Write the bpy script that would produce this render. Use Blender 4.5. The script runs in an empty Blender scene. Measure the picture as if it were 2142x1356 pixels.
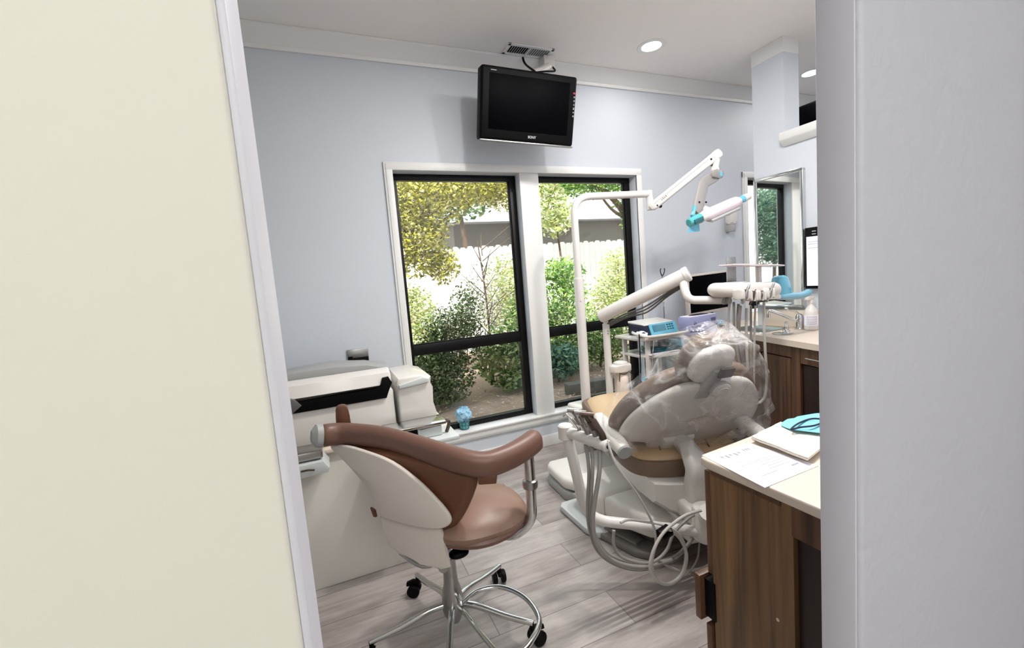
import bpy, bmesh, math, random
from mathutils import Vector, Matrix, Euler
random.seed(7)
C = bpy.context.scene.collection
PI = math.pi
# ------------------------------------------------------------------ camera
F_PX, CX, CY, H = 922.68, 1071.0, 678.0, 1.25
YAW, PITCH, ROLL = 0.395889, -0.0992042, 0.0802623
fwd = Vector((math.sin(YAW)*math.cos(PITCH), math.cos(YAW)*math.cos(PITCH), math.sin(PITCH)))
rgt = Vector((math.cos(YAW), -math.sin(YAW), 0)); dwn = fwd.cross(rgt)
c_, s_ = math.cos(ROLL), math.sin(ROLL)
RX = c_*rgt + s_*dwn; RY = -s_*rgt + c_*dwn; RZ = fwd
cam = bpy.data.cameras.new('camera'); co = bpy.data.objects.new('camera', cam); C.objects.link(co)
co.matrix_world = Matrix(((RX.x, -RY.x, -RZ.x, 0), (RX.y, -RY.y, -RZ.y, 0), (RX.z, -RY.z, -RZ.z, H), (0, 0, 0, 1)))
cam.sensor_width = 36; cam.lens = F_PX*36/2142; cam.clip_start = .02; cam.clip_end = 200
bpy.context.scene.camera = co

def at(x, y, X=None, Y=None, Z=None):
    """the place where the sight line through a point of the photograph meets a plane of the room"""
    d = RX*((x-CX)/F_PX) + RY*((y-CY)/F_PX) + RZ
    t = X/d.x if X is not None else Y/d.y if Y is not None else (Z-H)/d.z
    return Vector((0, 0, H)) + d*t
# ------------------------------------------------------------------ materials
def lin(h):
    h = h.lstrip('#'); r = []
    for i in (0, 2, 4):
        v = int(h[i:i+2], 16)/255
        r.append(v/12.92 if v <= .04045 else ((v+.055)/1.055)**2.4)
    return (*r, 1)
MATS = {}
def mat(name, col, rough=.5, metal=0, bump=0, bscale=60, vary=.04, vscale=3, coat=0, emit=0, spec=.5):
    m = bpy.data.materials.new(name); m.use_nodes = True; nt = m.node_tree; N = nt.nodes; L = nt.links
    b = N['Principled BSDF']; col = lin(col) if isinstance(col, str) else col
    tc = N.new('ShaderNodeTexCoord'); no = N.new('ShaderNodeTexNoise'); no.inputs['Scale'].default_value = vscale
    L.new(tc.outputs['Object'], no.inputs['Vector'])
    mx = N.new('ShaderNodeMix'); mx.data_type = 'RGBA'
    mx.inputs[6].default_value = tuple(c*(1-vary) for c in col[:3])+(1,); mx.inputs[7].default_value = tuple(min(1, c*(1+vary)) for c in col[:3])+(1,)
    L.new(no.outputs['Fac'], mx.inputs[0]); L.new(mx.outputs[2], b.inputs['Base Color'])
    b.inputs['Roughness'].default_value = rough; b.inputs['Metallic'].default_value = metal
    b.inputs['Specular IOR Level'].default_value = spec
    if coat: b.inputs['Coat Weight'].default_value = coat
    if emit: b.inputs['Emission Color'].default_value = col; b.inputs['Emission Strength'].default_value = emit
    if bump:
        n2 = N.new('ShaderNodeTexNoise'); n2.inputs['Scale'].default_value = bscale; L.new(tc.outputs['Object'], n2.inputs['Vector'])
        bp = N.new('ShaderNodeBump'); bp.inputs['Strength'].default_value = bump; bp.inputs['Distance'].default_value = .01
        L.new(n2.outputs['Fac'], bp.inputs['Height']); L.new(bp.outputs['Normal'], b.inputs['Normal'])
    MATS[name] = m; return m
def floor_mat():
    m = bpy.data.materials.new('grey_planks'); m.use_nodes = True; nt = m.node_tree; N = nt.nodes; L = nt.links; b = N['Principled BSDF']
    tc = N.new('ShaderNodeTexCoord'); mp = N.new('ShaderNodeMapping'); mp.inputs['Location'].default_value = (.33, .065, 0)
    L.new(tc.outputs['Object'], mp.inputs['Vector'])
    br = N.new('ShaderNodeTexBrick'); br.inputs['Scale'].default_value = 1; br.inputs['Brick Width'].default_value = 1.22; br.inputs['Row Height'].default_value = .182
    br.inputs['Mortar Size'].default_value = .0014; br.inputs['Mortar Smooth'].default_value = .2; br.offset = .37; br.offset_frequency = 2
    br.inputs['Color1'].default_value = lin('#bab3af'); br.inputs['Color2'].default_value = lin('#988e8a'); br.inputs['Mortar'].default_value = lin('#6e6460')
    L.new(mp.outputs[0], br.inputs['Vector'])
    st = N.new('ShaderNodeMapping'); st.inputs['Scale'].default_value = (1.6, 16, 1); L.new(tc.outputs['Object'], st.inputs['Vector'])
    no = N.new('ShaderNodeTexNoise'); no.inputs['Scale'].default_value = 2.2; no.inputs['Detail'].default_value = 8; no.inputs['Roughness'].default_value = .65
    L.new(st.outputs[0], no.inputs['Vector'])
    st2 = N.new('ShaderNodeMapping'); st2.inputs['Scale'].default_value = (2.2, 5.5, 1); L.new(tc.outputs['Object'], st2.inputs['Vector'])
    n3 = N.new('ShaderNodeTexNoise'); n3.inputs['Scale'].default_value = 1.5; n3.inputs['Detail'].default_value = 4; L.new(st2.outputs[0], n3.inputs['Vector'])
    cr = N.new('ShaderNodeValToRGB'); cr.color_ramp.elements[0].position = .30; cr.color_ramp.elements[0].color = lin('#8f8581'); cr.color_ramp.elements[1].position = .58; cr.color_ramp.elements[1].color = (1, 1, 1, 1)
    L.new(no.outputs['Fac'], cr.inputs[0])
    c2 = N.new('ShaderNodeValToRGB'); c2.color_ramp.elements[0].position = .36; c2.color_ramp.elements[0].color = lin('#a29894'); c2.color_ramp.elements[1].position = .55; c2.color_ramp.elements[1].color = (1, 1, 1, 1)
    L.new(n3.outputs['Fac'], c2.inputs[0])
    m1 = N.new('ShaderNodeMix'); m1.data_type = 'RGBA'; m1.blend_type = 'MULTIPLY'; m1.inputs[0].default_value = .42
    L.new(br.outputs['Color'], m1.inputs[6]); L.new(cr.outputs[0], m1.inputs[7])
    m2 = N.new('ShaderNodeMix'); m2.data_type = 'RGBA'; m2.blend_type = 'MULTIPLY'; m2.inputs[0].default_value = .45
    L.new(m1.outputs[2], m2.inputs[6]); L.new(c2.outputs[0], m2.inputs[7]); L.new(m2.outputs[2], b.inputs['Base Color'])
    b.inputs['Roughness'].default_value = .42
    bp = N.new('ShaderNodeBump'); bp.inputs['Strength'].default_value = .12; bp.inputs['Distance'].default_value = .004; L.new(no.outputs['Fac'], bp.inputs['Height']); L.new(bp.outputs[0], b.inputs['Normal'])
    MATS['floor'] = m; return m
def wood_mat(name, dark, light, sc=(26, 26, 1.3)):
    m = bpy.data.materials.new(name); m.use_nodes = True; nt = m.node_tree; N = nt.nodes; L = nt.links; b = N['Principled BSDF']
    tc = N.new('ShaderNodeTexCoord'); mp = N.new('ShaderNodeMapping'); mp.inputs['Scale'].default_value = sc; L.new(tc.outputs['Object'], mp.inputs['Vector'])
    no = N.new('ShaderNodeTexNoise'); no.inputs['Scale'].default_value = 1.3; no.inputs['Detail'].default_value = 6; no.inputs['Roughness'].default_value = .6; no.inputs['Distortion'].default_value = .6
    L.new(mp.outputs[0], no.inputs['Vector'])
    cr = N.new('ShaderNodeValToRGB'); e = cr.color_ramp.elements; e[0].position = .30; e[0].color = lin(dark); e[1].position = .70; e[1].color = lin(light)
    L.new(no.outputs['Fac'], cr.inputs[0]); L.new(cr.outputs[0], b.inputs['Base Color']); b.inputs['Roughness'].default_value = .42
    MATS[name] = m; return m
def thin_mat(name, tint, gloss=.08, diff=0., rough=.03, bump=0, bscale=30, dcol=(1, 1, 1, 1)):
    """clear sheet: see-through with mirror sheen and a little haze"""
    m = bpy.data.materials.new(name); m.use_nodes = True; nt = m.node_tree; N = nt.nodes; L = nt.links; N.remove(N['Principled BSDF'])
    out = [n for n in N if n.type == 'OUTPUT_MATERIAL'][0]
    tr = N.new('ShaderNodeBsdfTransparent'); tr.inputs[0].default_value = tint
    gl = N.new('ShaderNodeBsdfGlossy'); gl.inputs['Roughness'].default_value = rough
    df = N.new('ShaderNodeBsdfDiffuse'); df.inputs[0].default_value = dcol
    lw = N.new('ShaderNodeLayerWeight'); lw.inputs[0].default_value = .5; fr = N.new('ShaderNodeMath'); fr.operation = 'POWER'; fr.inputs[1].default_value = 5; L.new(lw.outputs['Facing'], fr.inputs[0])
    ml = N.new('ShaderNodeMath'); ml.operation = 'MULTIPLY_ADD'; ml.inputs[1].default_value = .8; ml.inputs[2].default_value = gloss; ml.use_clamp = True; L.new(fr.outputs[0], ml.inputs[0])
    m1 = N.new('ShaderNodeMixShader'); m1.inputs[0].default_value = diff; L.new(tr.outputs[0], m1.inputs[1]); L.new(df.outputs[0], m1.inputs[2])
    m2 = N.new('ShaderNodeMixShader'); L.new(ml.outputs[0], m2.inputs[0]); L.new(m1.outputs[0], m2.inputs[1]); L.new(gl.outputs[0], m2.inputs[2])
    L.new(m2.outputs[0], out.inputs[0])
    if bump:
        tc = N.new('ShaderNodeTexCoord'); n2 = N.new('ShaderNodeTexNoise'); n2.inputs['Scale'].default_value = bscale; n2.inputs['Detail'].default_value = 3; n2.inputs['Distortion'].default_value = 1.5
        L.new(tc.outputs['Object'], n2.inputs['Vector']); bp = N.new('ShaderNodeBump'); bp.inputs['Strength'].default_value = bump; bp.inputs['Distance'].default_value = .02
        L.new(n2.outputs['Fac'], bp.inputs['Height'])
        for q in (gl, df): L.new(bp.outputs[0], q.inputs['Normal'])
        # bright crease highlights painted as whiter diffuse along noise ridges
        n3 = N.new('ShaderNodeTexNoise'); n3.inputs['Scale'].default_value = bscale*.55; n3.inputs['Detail'].default_value = 3; n3.inputs['Distortion'].default_value = .7; L.new(tc.outputs['Object'], n3.inputs['Vector'])
        k1 = N.new('ShaderNodeMath'); k1.operation = 'SUBTRACT'; k1.inputs[1].default_value = .5; L.new(n3.outputs['Fac'], k1.inputs[0])
        k2 = N.new('ShaderNodeMath'); k2.operation = 'ABSOLUTE'; L.new(k1.outputs[0], k2.inputs[0])
        rp = N.new('ShaderNodeValToRGB'); rp.color_ramp.elements[0].position = .0; rp.color_ramp.elements[0].color = (min(1, diff*4),)*3+(1,); rp.color_ramp.elements[1].position = .06; rp.color_ramp.elements[1].color = (diff*.8,)*3+(1,)
        L.new(k2.outputs[0], rp.inputs[0]); L.new(rp.outputs[0], m1.inputs[0])
    MATS[name] = m; return m
def leaf_mat(name, cols, trans=.35):
    m = bpy.data.materials.new(name); m.use_nodes = True; nt = m.node_tree; N = nt.nodes; L = nt.links; N.remove(N['Principled BSDF'])
    out = [n for n in N if n.type == 'OUTPUT_MATERIAL'][0]
    g = N.new('ShaderNodeNewGeometry'); cr = N.new('ShaderNodeValToRGB'); cr.color_ramp.interpolation = 'LINEAR'
    e = cr.color_ramp.elements
    for i, c in enumerate(cols):
        p = i/(len(cols)-1)
        if i == 0: e[0].position = 0; e[0].color = lin(c)
        elif i == len(cols)-1: e[-1].position = 1; e[-1].color = lin(c)
        else: q = e.new(p); q.color = lin(c)
    L.new(g.outputs['Random Per Island'], cr.inputs[0])
    d = N.new('ShaderNodeBsdfDiffuse'); t = N.new('ShaderNodeBsdfTranslucent'); mx = N.new('ShaderNodeMixShader'); mx.inputs[0].default_value = trans
    L.new(cr.outputs[0], d.inputs[0]); L.new(cr.outputs[0], t.inputs[0]); L.new(d.outputs[0], mx.inputs[1]); L.new(t.outputs[0], mx.inputs[2]); L.new(mx.outputs[0], out.inputs[0])
    MATS[name] = m; return m
M = MATS
floor_mat()
mat('wall_blue', '#c8ced6', .6, bump=.05, bscale=160, vary=.012)
mat('wall_cream', '#eae9de', .6, bump=.03, bscale=90, vary=.01)
mat('wall_lavender', '#cbccd6', .6, bump=.16, bscale=55, vary=.015)
mat('jamb_white', '#d9d8e2', .45, bump=.06, bscale=60, vary=.01)
mat('ceiling_white', '#efebe6', .7, vary=.012)
mat('trim_white', '#e2e2e0', .4, vary=.01)
mat('frame_black', '#040405', .4, vary=.1, spec=.25)
mat('white_plastic', '#d8d4ce', .3, vary=.012, coat=.2)
mat('white_enamel', '#d9d6d2', .25, vary=.01, coat=.3)
mat('base_white', '#dedad3', .35, vary=.012)
mat('grey_plastic', '#a5a6a4', .4, vary=.03)
mat('grey_light', '#c3c9c8', .4, vary=.03)
mat('grey_dark', '#5d5a58', .45, vary=.05)
mat('grey_hose', '#8e8a86', .45, vary=.03)
mat('hose_light', '#b9b6b1', .4, vary=.03)
mat('yoke_grey', '#8f8c8a', .4, vary=.03)
mat('plate_grey', '#77736f', .45, vary=.04)
mat('black_plastic', '#040405', .5, vary=.1, spec=.12)
mat('screen_black', '#010104', .45, vary=.1, spec=.04)
mat('tan_vinyl', '#c5a984', .42, bump=.04, bscale=30, vary=.04)
mat('taupe_vinyl', '#786352', .45, bump=.04, bscale=30, vary=.04)
mat('brown_vinyl', '#6c4d41', .42, bump=.05, bscale=35, vary=.05, vscale=6)
mat('brown_dark', '#5f3a26', .5, bump=.05, bscale=35, vary=.1, vscale=9)
mat('seat_tan', '#86695a', .4, vary=.06, vscale=5)
mat('shell_beige', '#cfc6bd', .45, vary=.02)
mat('chrome', '#d2d4d3', .16, 1, vary=.02)
mat('brushed', '#a7a6a4', .32, 1, vary=.03)
mat('dark_metal', '#5b4f47', .35, .8, vary=.05)
mat('steel_sink', '#8f9692', .3, .85, vary=.04)
mat('counter_top', '#d8cabb', .38, vary=.012)
mat('counter_edge', '#d6c9b8', .42, vary=.012)
wood_mat('walnut', '#3a2417', '#6f4d33')
wood_mat('walnut_side', '#37230f', '#8f6a46', (17, 17, .7))
wood_mat('walnut_shade', '#120703', '#2a140b')  # near-black walnut with the shade of the kneeholes in its colour
mat('paper', '#f0eefa', .7, vary=.006)
mat('ink', '#9c9aa8', .7, vary=.02)
mat('towel_cream', '#f0ead9', .8, bump=.2, bscale=40, vary=.02)
mat('blue_cloth', '#7cc8e4', .6, bump=.4, bscale=25, vary=.12, vscale=14)
mat('blue_tissue', '#9fcfe9', .7, bump=.6, bscale=30, vary=.2, vscale=18)
mat('blue_film', '#62b4cf', .2, vary=.15, vscale=14, coat=.5)
mat('blue_handle', '#6fa6bb', .3, vary=.1, vscale=9, coat=.4)
mat('teal_wrap', '#4fa7a9', .2, vary=.2, vscale=14, coat=.5)
mat('teal_dark', '#1f5f68', .25, vary=.25, vscale=14, coat=.4)
mat('navy', '#141a33', .4, vary=.06)
mat('lcd', '#3d7d92', .15, vary=.12, coat=.4)
mat('purple_box', '#aeb0dc', .5, vary=.04)
mat('navy_print', '#20255e', .5, vary=.05)
mat('pink_tray', '#e2d3d9', .35, vary=.02)
mat('bottle_milk', '#f2e6da', .35, vary=.03)
mat('red_print', '#a32335', .5)
mat('grey_print', '#b5b5bb', .5)
mat('lamp_glow', '#ffffff', .5, emit=9, vary=0)
mat('screen_lit', '#dcdcf6', .4, vary=.02, emit=.55)
mat('mirror_glass', '#eef2f0', .02, 1, vary=0)
mat('fence_white', '#f4f2ee', .7, vary=.03, bump=.1, bscale=12)
mat('shed_wall', '#6b655c', .8, vary=.06)
mat('shed_roof', '#b9c6cf', .6, vary=.05)
mat('trunk', '#5d4a3a', .9, bump=.4, bscale=40, vary=.2, vscale=12)
mat('mulch', '#8f7a69', .95, bump=1., bscale=45, vary=.3, vscale=38)
mat('litter', '#b39b85', .9, vary=.3, vscale=20)
mat('block', '#57544f', .9, bump=.5, bscale=40, vary=.25, vscale=25)
thin_mat('pane_glass', (.97, .99, .98, 1), gloss=.03)
thin_mat('clear_film', (.985, .985, .985, 1), gloss=.06, diff=.085, rough=.12, bump=1.0, bscale=9, dcol=(.95, .94, .93, 1))
thin_mat('clear_plastic', (.93, .96, .97, 1), gloss=.05, diff=.12)
leaf_mat('leaf_yellow', ['#565c1c', '#a3a532', '#cfc84a', '#dfd670', '#eae6b0', '#86763a', '#b3b541'], .4)  # dark and pale leaf tones also paint in crown shadow and sparkle
leaf_mat('leaf_dark', ['#26331f', '#3f5230', '#5c6f45', '#7d8a63', '#33442c'], .25)
leaf_mat('leaf_green', ['#3e6b2c', '#6fa043', '#a3c463', '#c6dc8a', '#52803a'], .4)
leaf_mat('leaf_mid', ['#3c5a33', '#5c7f45', '#8aa463', '#b3bf86', '#49663d'], .35)
leaf_mat('leaf_pale', ['#8fa85a', '#b8c878', '#d8dfa4', '#e9ecc6', '#c7a98c'], .45)
leaf_mat('leaf_fine', ['#8b8a83', '#a9a79c', '#6f7268', '#9a8d86', '#c0bcae'], .3)
leaf_mat('leaf_blue', ['#35544a', '#4f7466', '#7f9f90', '#5d7f58', '#a0b592'], .3)
# ------------------------------------------------------------------ mesh helpers
def obj(name, bm, m, parent=None, angle=35, kind=None, off=None):
    """one mesh object; its vertices are given in room coordinates"""
    me = bpy.data.meshes.new(name)
    if isinstance(bm, bmesh.types.BMesh):
        bmesh.ops.recalc_face_normals(bm, faces=bm.faces); bm.to_mesh(me); bm.free()
    else:
        me.from_pydata(*bm)
    root = parent
    while root is not None and root.parent is not None: root = root.parent
    o_ = root.location.copy() if root is not None else Vector(off) if off else None
    if o_ is not None: me.transform(Matrix.Translation(-o_))
    for p in me.polygons: p.use_smooth = True
    if angle < 180: me.set_sharp_from_angle(angle=math.radians(angle))
    me.materials.append(M[m] if isinstance(m, str) else m)
    o = bpy.data.objects.new(name, me); C.objects.link(o)
    if parent is not None: o.parent = parent
    elif off: o.location = off
    if kind: o['kind'] = kind
    return o
def tag(o, label, cat, group=None, kind=None):
    o['label'] = label; o['category'] = cat
    if group: o['group'] = group
    if kind: o['kind'] = kind
    return o
def thing(name, label, cat, loc, group=None):
    o = bpy.data.objects.new(name, None); C.objects.link(o); o.location = loc; o.empty_display_size = .05
    return tag(o, label, cat, group)
def struct(name, bm, m, parent=None, angle=35):
    o = obj(name, bm, m, parent, angle)
    if parent is None: o['kind'] = 'structure'
    return o
def B(): return bmesh.new()
def box(bm, lo, hi, bev=0, seg=2, rot=None, piv=None):
    lo, hi = Vector(lo), Vector(hi); c = (lo+hi)/2; s = hi-lo
    mt = Matrix.Translation(c) @ Matrix.Diagonal((*s, 1))
    r = bmesh.ops.create_cube(bm, size=1, matrix=mt); vs = r['verts']
    if bev:
        es = list({e for v in vs for e in v.link_edges})
        r = bmesh.ops.bevel(bm, geom=es, offset=min(bev, min(s)*.49), segments=seg, affect='EDGES', profile=.5)
        vs = list(set(r['verts']) | {v for v in vs if v.is_valid})
        vs = list({v for f in r['faces'] for v in f.verts} | {v for v in vs if v.is_valid})
        # all verts connected
        seen = set(vs); st = list(vs)
        while st:
            v = st.pop()
            for e in v.link_edges:
                w = e.other_vert(v)
                if w not in seen: seen.add(w); st.append(w)
        vs = list(seen)
    if rot is not None:
        bmesh.ops.rotate(bm, verts=vs, cent=Vector(piv) if piv is not None else c, matrix=rot)
    return vs
def prism(bm, poly, fn, d, bev=0, seg=2):
    """closed outline poly [(a,b)] placed by fn(a,b), extruded along vector d"""
    d = Vector(d)
    v0 = [bm.verts.new(fn(*p)) for p in poly]; v1 = [bm.verts.new(Vector(fn(*p))+d) for p in poly]
    n = len(poly); f0 = bm.faces.new(v0); f1 = bm.faces.new(v1[::-1])
    for i in range(n): bm.faces.new((v0[i], v1[i], v1[(i+1) % n], v0[(i+1) % n]))
    if bev:
        es = list(f0.edges)+list(f1.edges)
        bmesh.ops.bevel(bm, geom=es, offset=bev, segments=seg, affect='EDGES', profile=.5)
def spline(pts, res=8, closed=False):
    P = [Vector(p) for p in pts]; n = len(P); out = []
    if n < 3: return P
    rng = range(n if closed else n-1)
    for i in rng:
        if closed: p0, p1, p2, p3 = P[i-1], P[i], P[(i+1) % n], P[(i+2) % n]
        else: p0, p1, p2, p3 = P[max(i-1, 0)], P[i], P[i+1], P[min(i+2, n-1)]
        for k in range(res):
            t = k/res; t2, t3 = t*t, t*t*t
            out.append(.5*((2*p1)+(-p0+p2)*t+(2*p0-5*p1+4*p2-p3)*t2+(-p0+3*p1-3*p2+p3)*t3))
    if not closed: out.append(P[-1])
    return out
def fillet(pts, r, seg=6):
    P = [Vector(p) for p in pts]; out = [P[0]]
    for i in range(1, len(P)-1):
        a, b, c = P[i-1], P[i], P[i+1]; u = (a-b); v = (c-b); lr = min(r, u.length*.45, v.length*.45)
        p, q = b+u.normalized()*lr, b+v.normalized()*lr
        for k in range(seg+1):
            t = k/seg; out.append((1-t)**2*p+2*t*(1-t)*b+t*t*q)
    out.append(P[-1]); return out
def sweep(bm, pts, sec, up=None, closed=False, scale=None):
    """sweep a 2-D outline along points; sec [(side, up)]"""
    P = [Vector(p) for p in pts]; n = len(P); rings = []; nrm = None
    for i in range(n):
        if closed: t = P[(i+1) % n]-P[i-1]
        else: t = P[min(i+1, n-1)]-P[max(i-1, 0)]
        t.normalize()
        if up is not None: s = t.cross(Vector(up)).normalized(); u = s.cross(t).normalized()
        else:
            if nrm is None:
                a = Vector((0, 0, 1)) if abs(t.z) < .9 else Vector((1, 0, 0)); nrm = (a-t*a.dot(t)).normalized()
            else: nrm = (nrm-t*nrm.dot(t)).normalized()
            u = nrm; s = t.cross(u)
        k = 1 if scale is None else scale[i] if not callable(scale) else scale(i/(n-1))
        rings.append([bm.verts.new(P[i]+s*a*k+u*b*k) for a, b in sec])
    m = len(sec)
    for i in range(n if closed else n-1):
        a, b = rings[i], rings[(i+1) % n]
        for j in range(m): bm.faces.new((a[j], a[(j+1) % m], b[(j+1) % m], b[j]))
    if not closed: bm.faces.new(rings[0][::-1]); bm.faces.new(rings[-1])
def circ(r, n=10, ry=None): return [(r*math.cos(2*PI*i/n), (ry or r)*math.sin(2*PI*i/n)) for i in range(n)]
def rrect(w, h, r, n=4):
    o = []
    for cx, cy, a0 in ((w/2-r, h/2-r, 0), (-w/2+r, h/2-r, 90), (-w/2+r, -h/2+r, 180), (w/2-r, -h/2+r, 270)):
        for k in range(n+1):
            a = math.radians(a0+90*k/n); o.append((cx+r*math.cos(a), cy+r*math.sin(a)))
    return o
def tube(bm, pts, r, n=10, smooth=True, res=8, scale=None, closed=False):
    sweep(bm, spline(pts, res, closed) if smooth else pts, circ(r, n), closed=closed, scale=scale)
def lathe(bm, prof, c, axis=(0, 0, 1), n=24, sx=1):
    ax = Vector(axis).normalized(); q = ax.to_track_quat('Z', 'Y'); c = Vector(c); rings = []
    for r, z in prof:
        rings.append([bm.verts.new(c+q @ Vector((r*sx*math.cos(2*PI*i/n), r*math.sin(2*PI*i/n), z))) for i in range(n)])
    for a, b in zip(rings, rings[1:]):
        for j in range(n): bm.faces.new((a[j], a[(j+1) % n], b[(j+1) % n], b[j]))
    bm.faces.new(rings[0][::-1]); bm.faces.new(rings[-1])
def cyl(bm, a, b, r, r2=None, n=16, bev=0):
    a, b = Vector(a), Vector(b); L_ = (b-a).length; r2 = r if r2 is None else r2
    pr = [(r, 0), (r2, L_)] if not bev else [(r-bev, 0), (r, bev), (r2, L_-bev), (r2-bev, L_)]
    lathe(bm, pr, a, b-a, n)
def ellipsoid(bm, c, r, rot=None, p=1.0, n=24, m=14):
    """super-ellipsoid: p<1 gives fuller, squarer shapes"""
    c = Vector(c); R_ = rot or Matrix.Identity(3)
    def sp(v): return math.copysign(abs(v)**p, v)
    rings = []
    for i in range(1, m):
        th = PI*i/m-PI/2
        rings.append([bm.verts.new(c+R_ @ Vector((r[0]*sp(math.cos(th))*sp(math.cos(2*PI*j/n)), r[1]*sp(math.cos(th))*sp(math.sin(2*PI*j/n)), r[2]*sp(math.sin(th))))) for j in range(n)])
    a = bm.verts.new(c+R_ @ Vector((0, 0, -r[2]))); b = bm.verts.new(c+R_ @ Vector((0, 0, r[2])))
    for x, y in zip(rings, rings[1:]):
        for j in range(n): bm.faces.new((x[j], x[(j+1) % n], y[(j+1) % n], y[j]))
    for j in range(n): bm.faces.new((a, rings[0][(j+1) % n], rings[0][j])); bm.faces.new((b, rings[-1][j], rings[-1][(j+1) % n]))
def pillow(bm, outline, fn, nrm, th, edge=.35, rings=6, back=True, dome=0.0):
    """soft pad: outline [(a,b)] placed by fn, thickness th along nrm with rounded rim"""
    nrm = Vector(nrm).normalized(); n = len(outline); ca = sum(p[0] for p in outline)/n; cb = sum(p[1] for p in outline)/n
    ver = []
    prof = []
    for k in range(rings+1):
        a = PI/2*k/rings; prof.append((1-edge+edge*math.cos(a), th/2*math.sin(a)))
    prof2 = [(s, h) for s, h in prof]+[(.6*(1-edge), th/2+dome*.7), (.25*(1-edge), th/2+dome)]
    full = [(s, -h) for s, h in reversed(prof2)][:-1] + prof2 if back else prof2
    for s, h in full:
        ver.append([bm.verts.new(Vector(fn(ca+(a-ca)*s, cb+(b-cb)*s))+nrm*h) for a, b in outline])
    for x, y in zip(ver, ver[1:]):
        for j in range(n): bm.faces.new((x[j], x[(j+1) % n], y[(j+1) % n], y[j]))
    bm.faces.new(ver[-1]); bm.faces.new(ver[0][::-1])
def smooth2d(poly, res=5): return [(p.x, p.y) for p in spline([(a, b, 0) for a, b in poly], res, True)]
def text(name, s, size, mtx, m, parent, off=None, bold=0):
    cu = bpy.data.curves.new(name, 'FONT'); cu.body = s; cu.size = size; cu.align_x = 'CENTER'; cu.align_y = 'CENTER'; cu.extrude = .0004; cu.offset = bold
    t = bpy.data.objects.new(name, cu); C.objects.link(t)
    me = bpy.data.meshes.new_from_object(t.evaluated_get(bpy.context.evaluated_depsgraph_get()))
    bpy.data.objects.remove(t); bpy.data.curves.remove(cu)
    root = parent
    while root.parent is not None: root = root.parent
    me.transform(Matrix.Translation(-root.location) @ mtx); me.materials.clear(); me.materials.append(M[m])
    o = bpy.data.objects.new(name, me); C.objects.link(o); o.parent = parent; return o
def frame_mtx(o, x, y):
    x = Vector(x).normalized(); y = Vector(y).normalized(); z = x.cross(y)
    return Matrix(((x.x, y.x, z.x, o[0]), (x.y, y.y, z.y, o[1]), (x.z, y.z, z.z, o[2]), (0, 0, 0, 1)))
def R3(ax, deg): return Matrix.Rotation(math.radians(deg), 3, ax)
# ------------------------------------------------------------------ setting
ZC = 2.724; YW = 2.87; XL, XR = -1.35, 6.0
def slab_wall(name, axis, pos, th, a0, a1, z0, z1, holes, m):
    """wall plate with rectangular holes, cut into strips that share edges"""
    bm = B(); xs = sorted({a0, a1, *[h[0] for h in holes], *[h[1] for h in holes]}); zs = sorted({z0, z1, *[h[2] for h in holes], *[h[3] for h in holes]})
    for i in range(len(xs)-1):
        for j in range(len(zs)-1):
            cx, cz = (xs[i]+xs[i+1])/2, (zs[j]+zs[j+1])/2
            if any(h[0] < cx < h[1] and h[2] < cz < h[3] for h in holes): continue
            if axis == 'Y': box(bm, (xs[i], pos, zs[j]), (xs[i+1], pos+th, zs[j+1]))
            else: box(bm, (pos, xs[i], zs[j]), (pos+th, xs[i+1], zs[j+1]))
    bmesh.ops.remove_doubles(bm, verts=bm.verts, dist=1e-4)
    # drop the inner faces between neighbouring strips
    seen = {}
    for f in bm.faces: seen.setdefault(tuple(round(c, 4) for c in f.calc_center_median()), []).append(f)
    bmesh.ops.delete(bm, geom=[f for fs in seen.values() if len(fs) > 1 for f in fs], context='FACES')
    return struct(name, bm, m)
bm = B(); box(bm, (-2.3, -2.6, -.1), (XR+.1, 3.0, 0)); struct('floor', bm, 'grey_planks' if 'grey_planks' in M else M['floor'])
bm = B(); box(bm, (-2.3, -2.6, ZC), (XR+.1, 3.35, ZC+.12)); struct('ceiling', bm, 'ceiling_white')
WIN = [(.475, 1.345), (1.48, 2.345)]; W3 = (3.56, 4.42); WZ = (.24, 1.985)
slab_wall('wall_back', 'Y', YW, .15, XL, XR, 0, ZC, [(*WIN[0], *WZ), (*WIN[1], *WZ), (*W3, *WZ)], 'wall_blue')
slab_wall('wall_left', 'X', XL-.1, .1, .47, YW+.15, 0, ZC, [], 'wall_blue')
slab_wall('wall_right', 'X', XR, .1, -2.6, YW+.15, 0, ZC, [], 'wall_blue')
# doorway wall: left leaf, right leaf, lintel
def doorwall(name, lo, hi, m, bev):
    bm = B(); box(bm, lo, hi, bev, 3); return struct(name, bm, m)
doorwall('wall_front_left', (XL-.1, .38, 0), (-.047, .465, ZC), 'wall_cream', .004)
doorwall('wall_front_right', (.694, .38, 0), (XR, .436, ZC), 'wall_lavender', .008)
doorwall('wall_front_lintel', (-.047, .38, 2.2), (.694, .436, ZC), 'wall_lavender', .004)
# painted door lining on both sides of the opening
bm = B(); box(bm, (-.047, .3805, 0), (-.0405, .4665, 2.2), .002); struct('trim_1', bm, 'jamb_white')
bm = B(); box(bm, (.690, .386, 0), (.694, .437, 2.2), .0015); box(bm, (.690, .430, 0), (.705, .4385, 2.2), .004, 3); struct('trim_2', bm, 'jamb_white')
# hall on the near side of the doorway
slab_wall('wall_hall_back', 'Y', -2.6, .1, -2.3, XR, 0, ZC, [], 'wall_cream')
slab_wall('wall_hall_left', 'X', -2.3, .1, -2.5, .38, 0, ZC, [], 'wall_cream')
slab_wall('wall_hall_far', 'Y', .38, .1, -2.3, XL-.1, 0, ZC, [], 'wall_cream')
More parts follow.
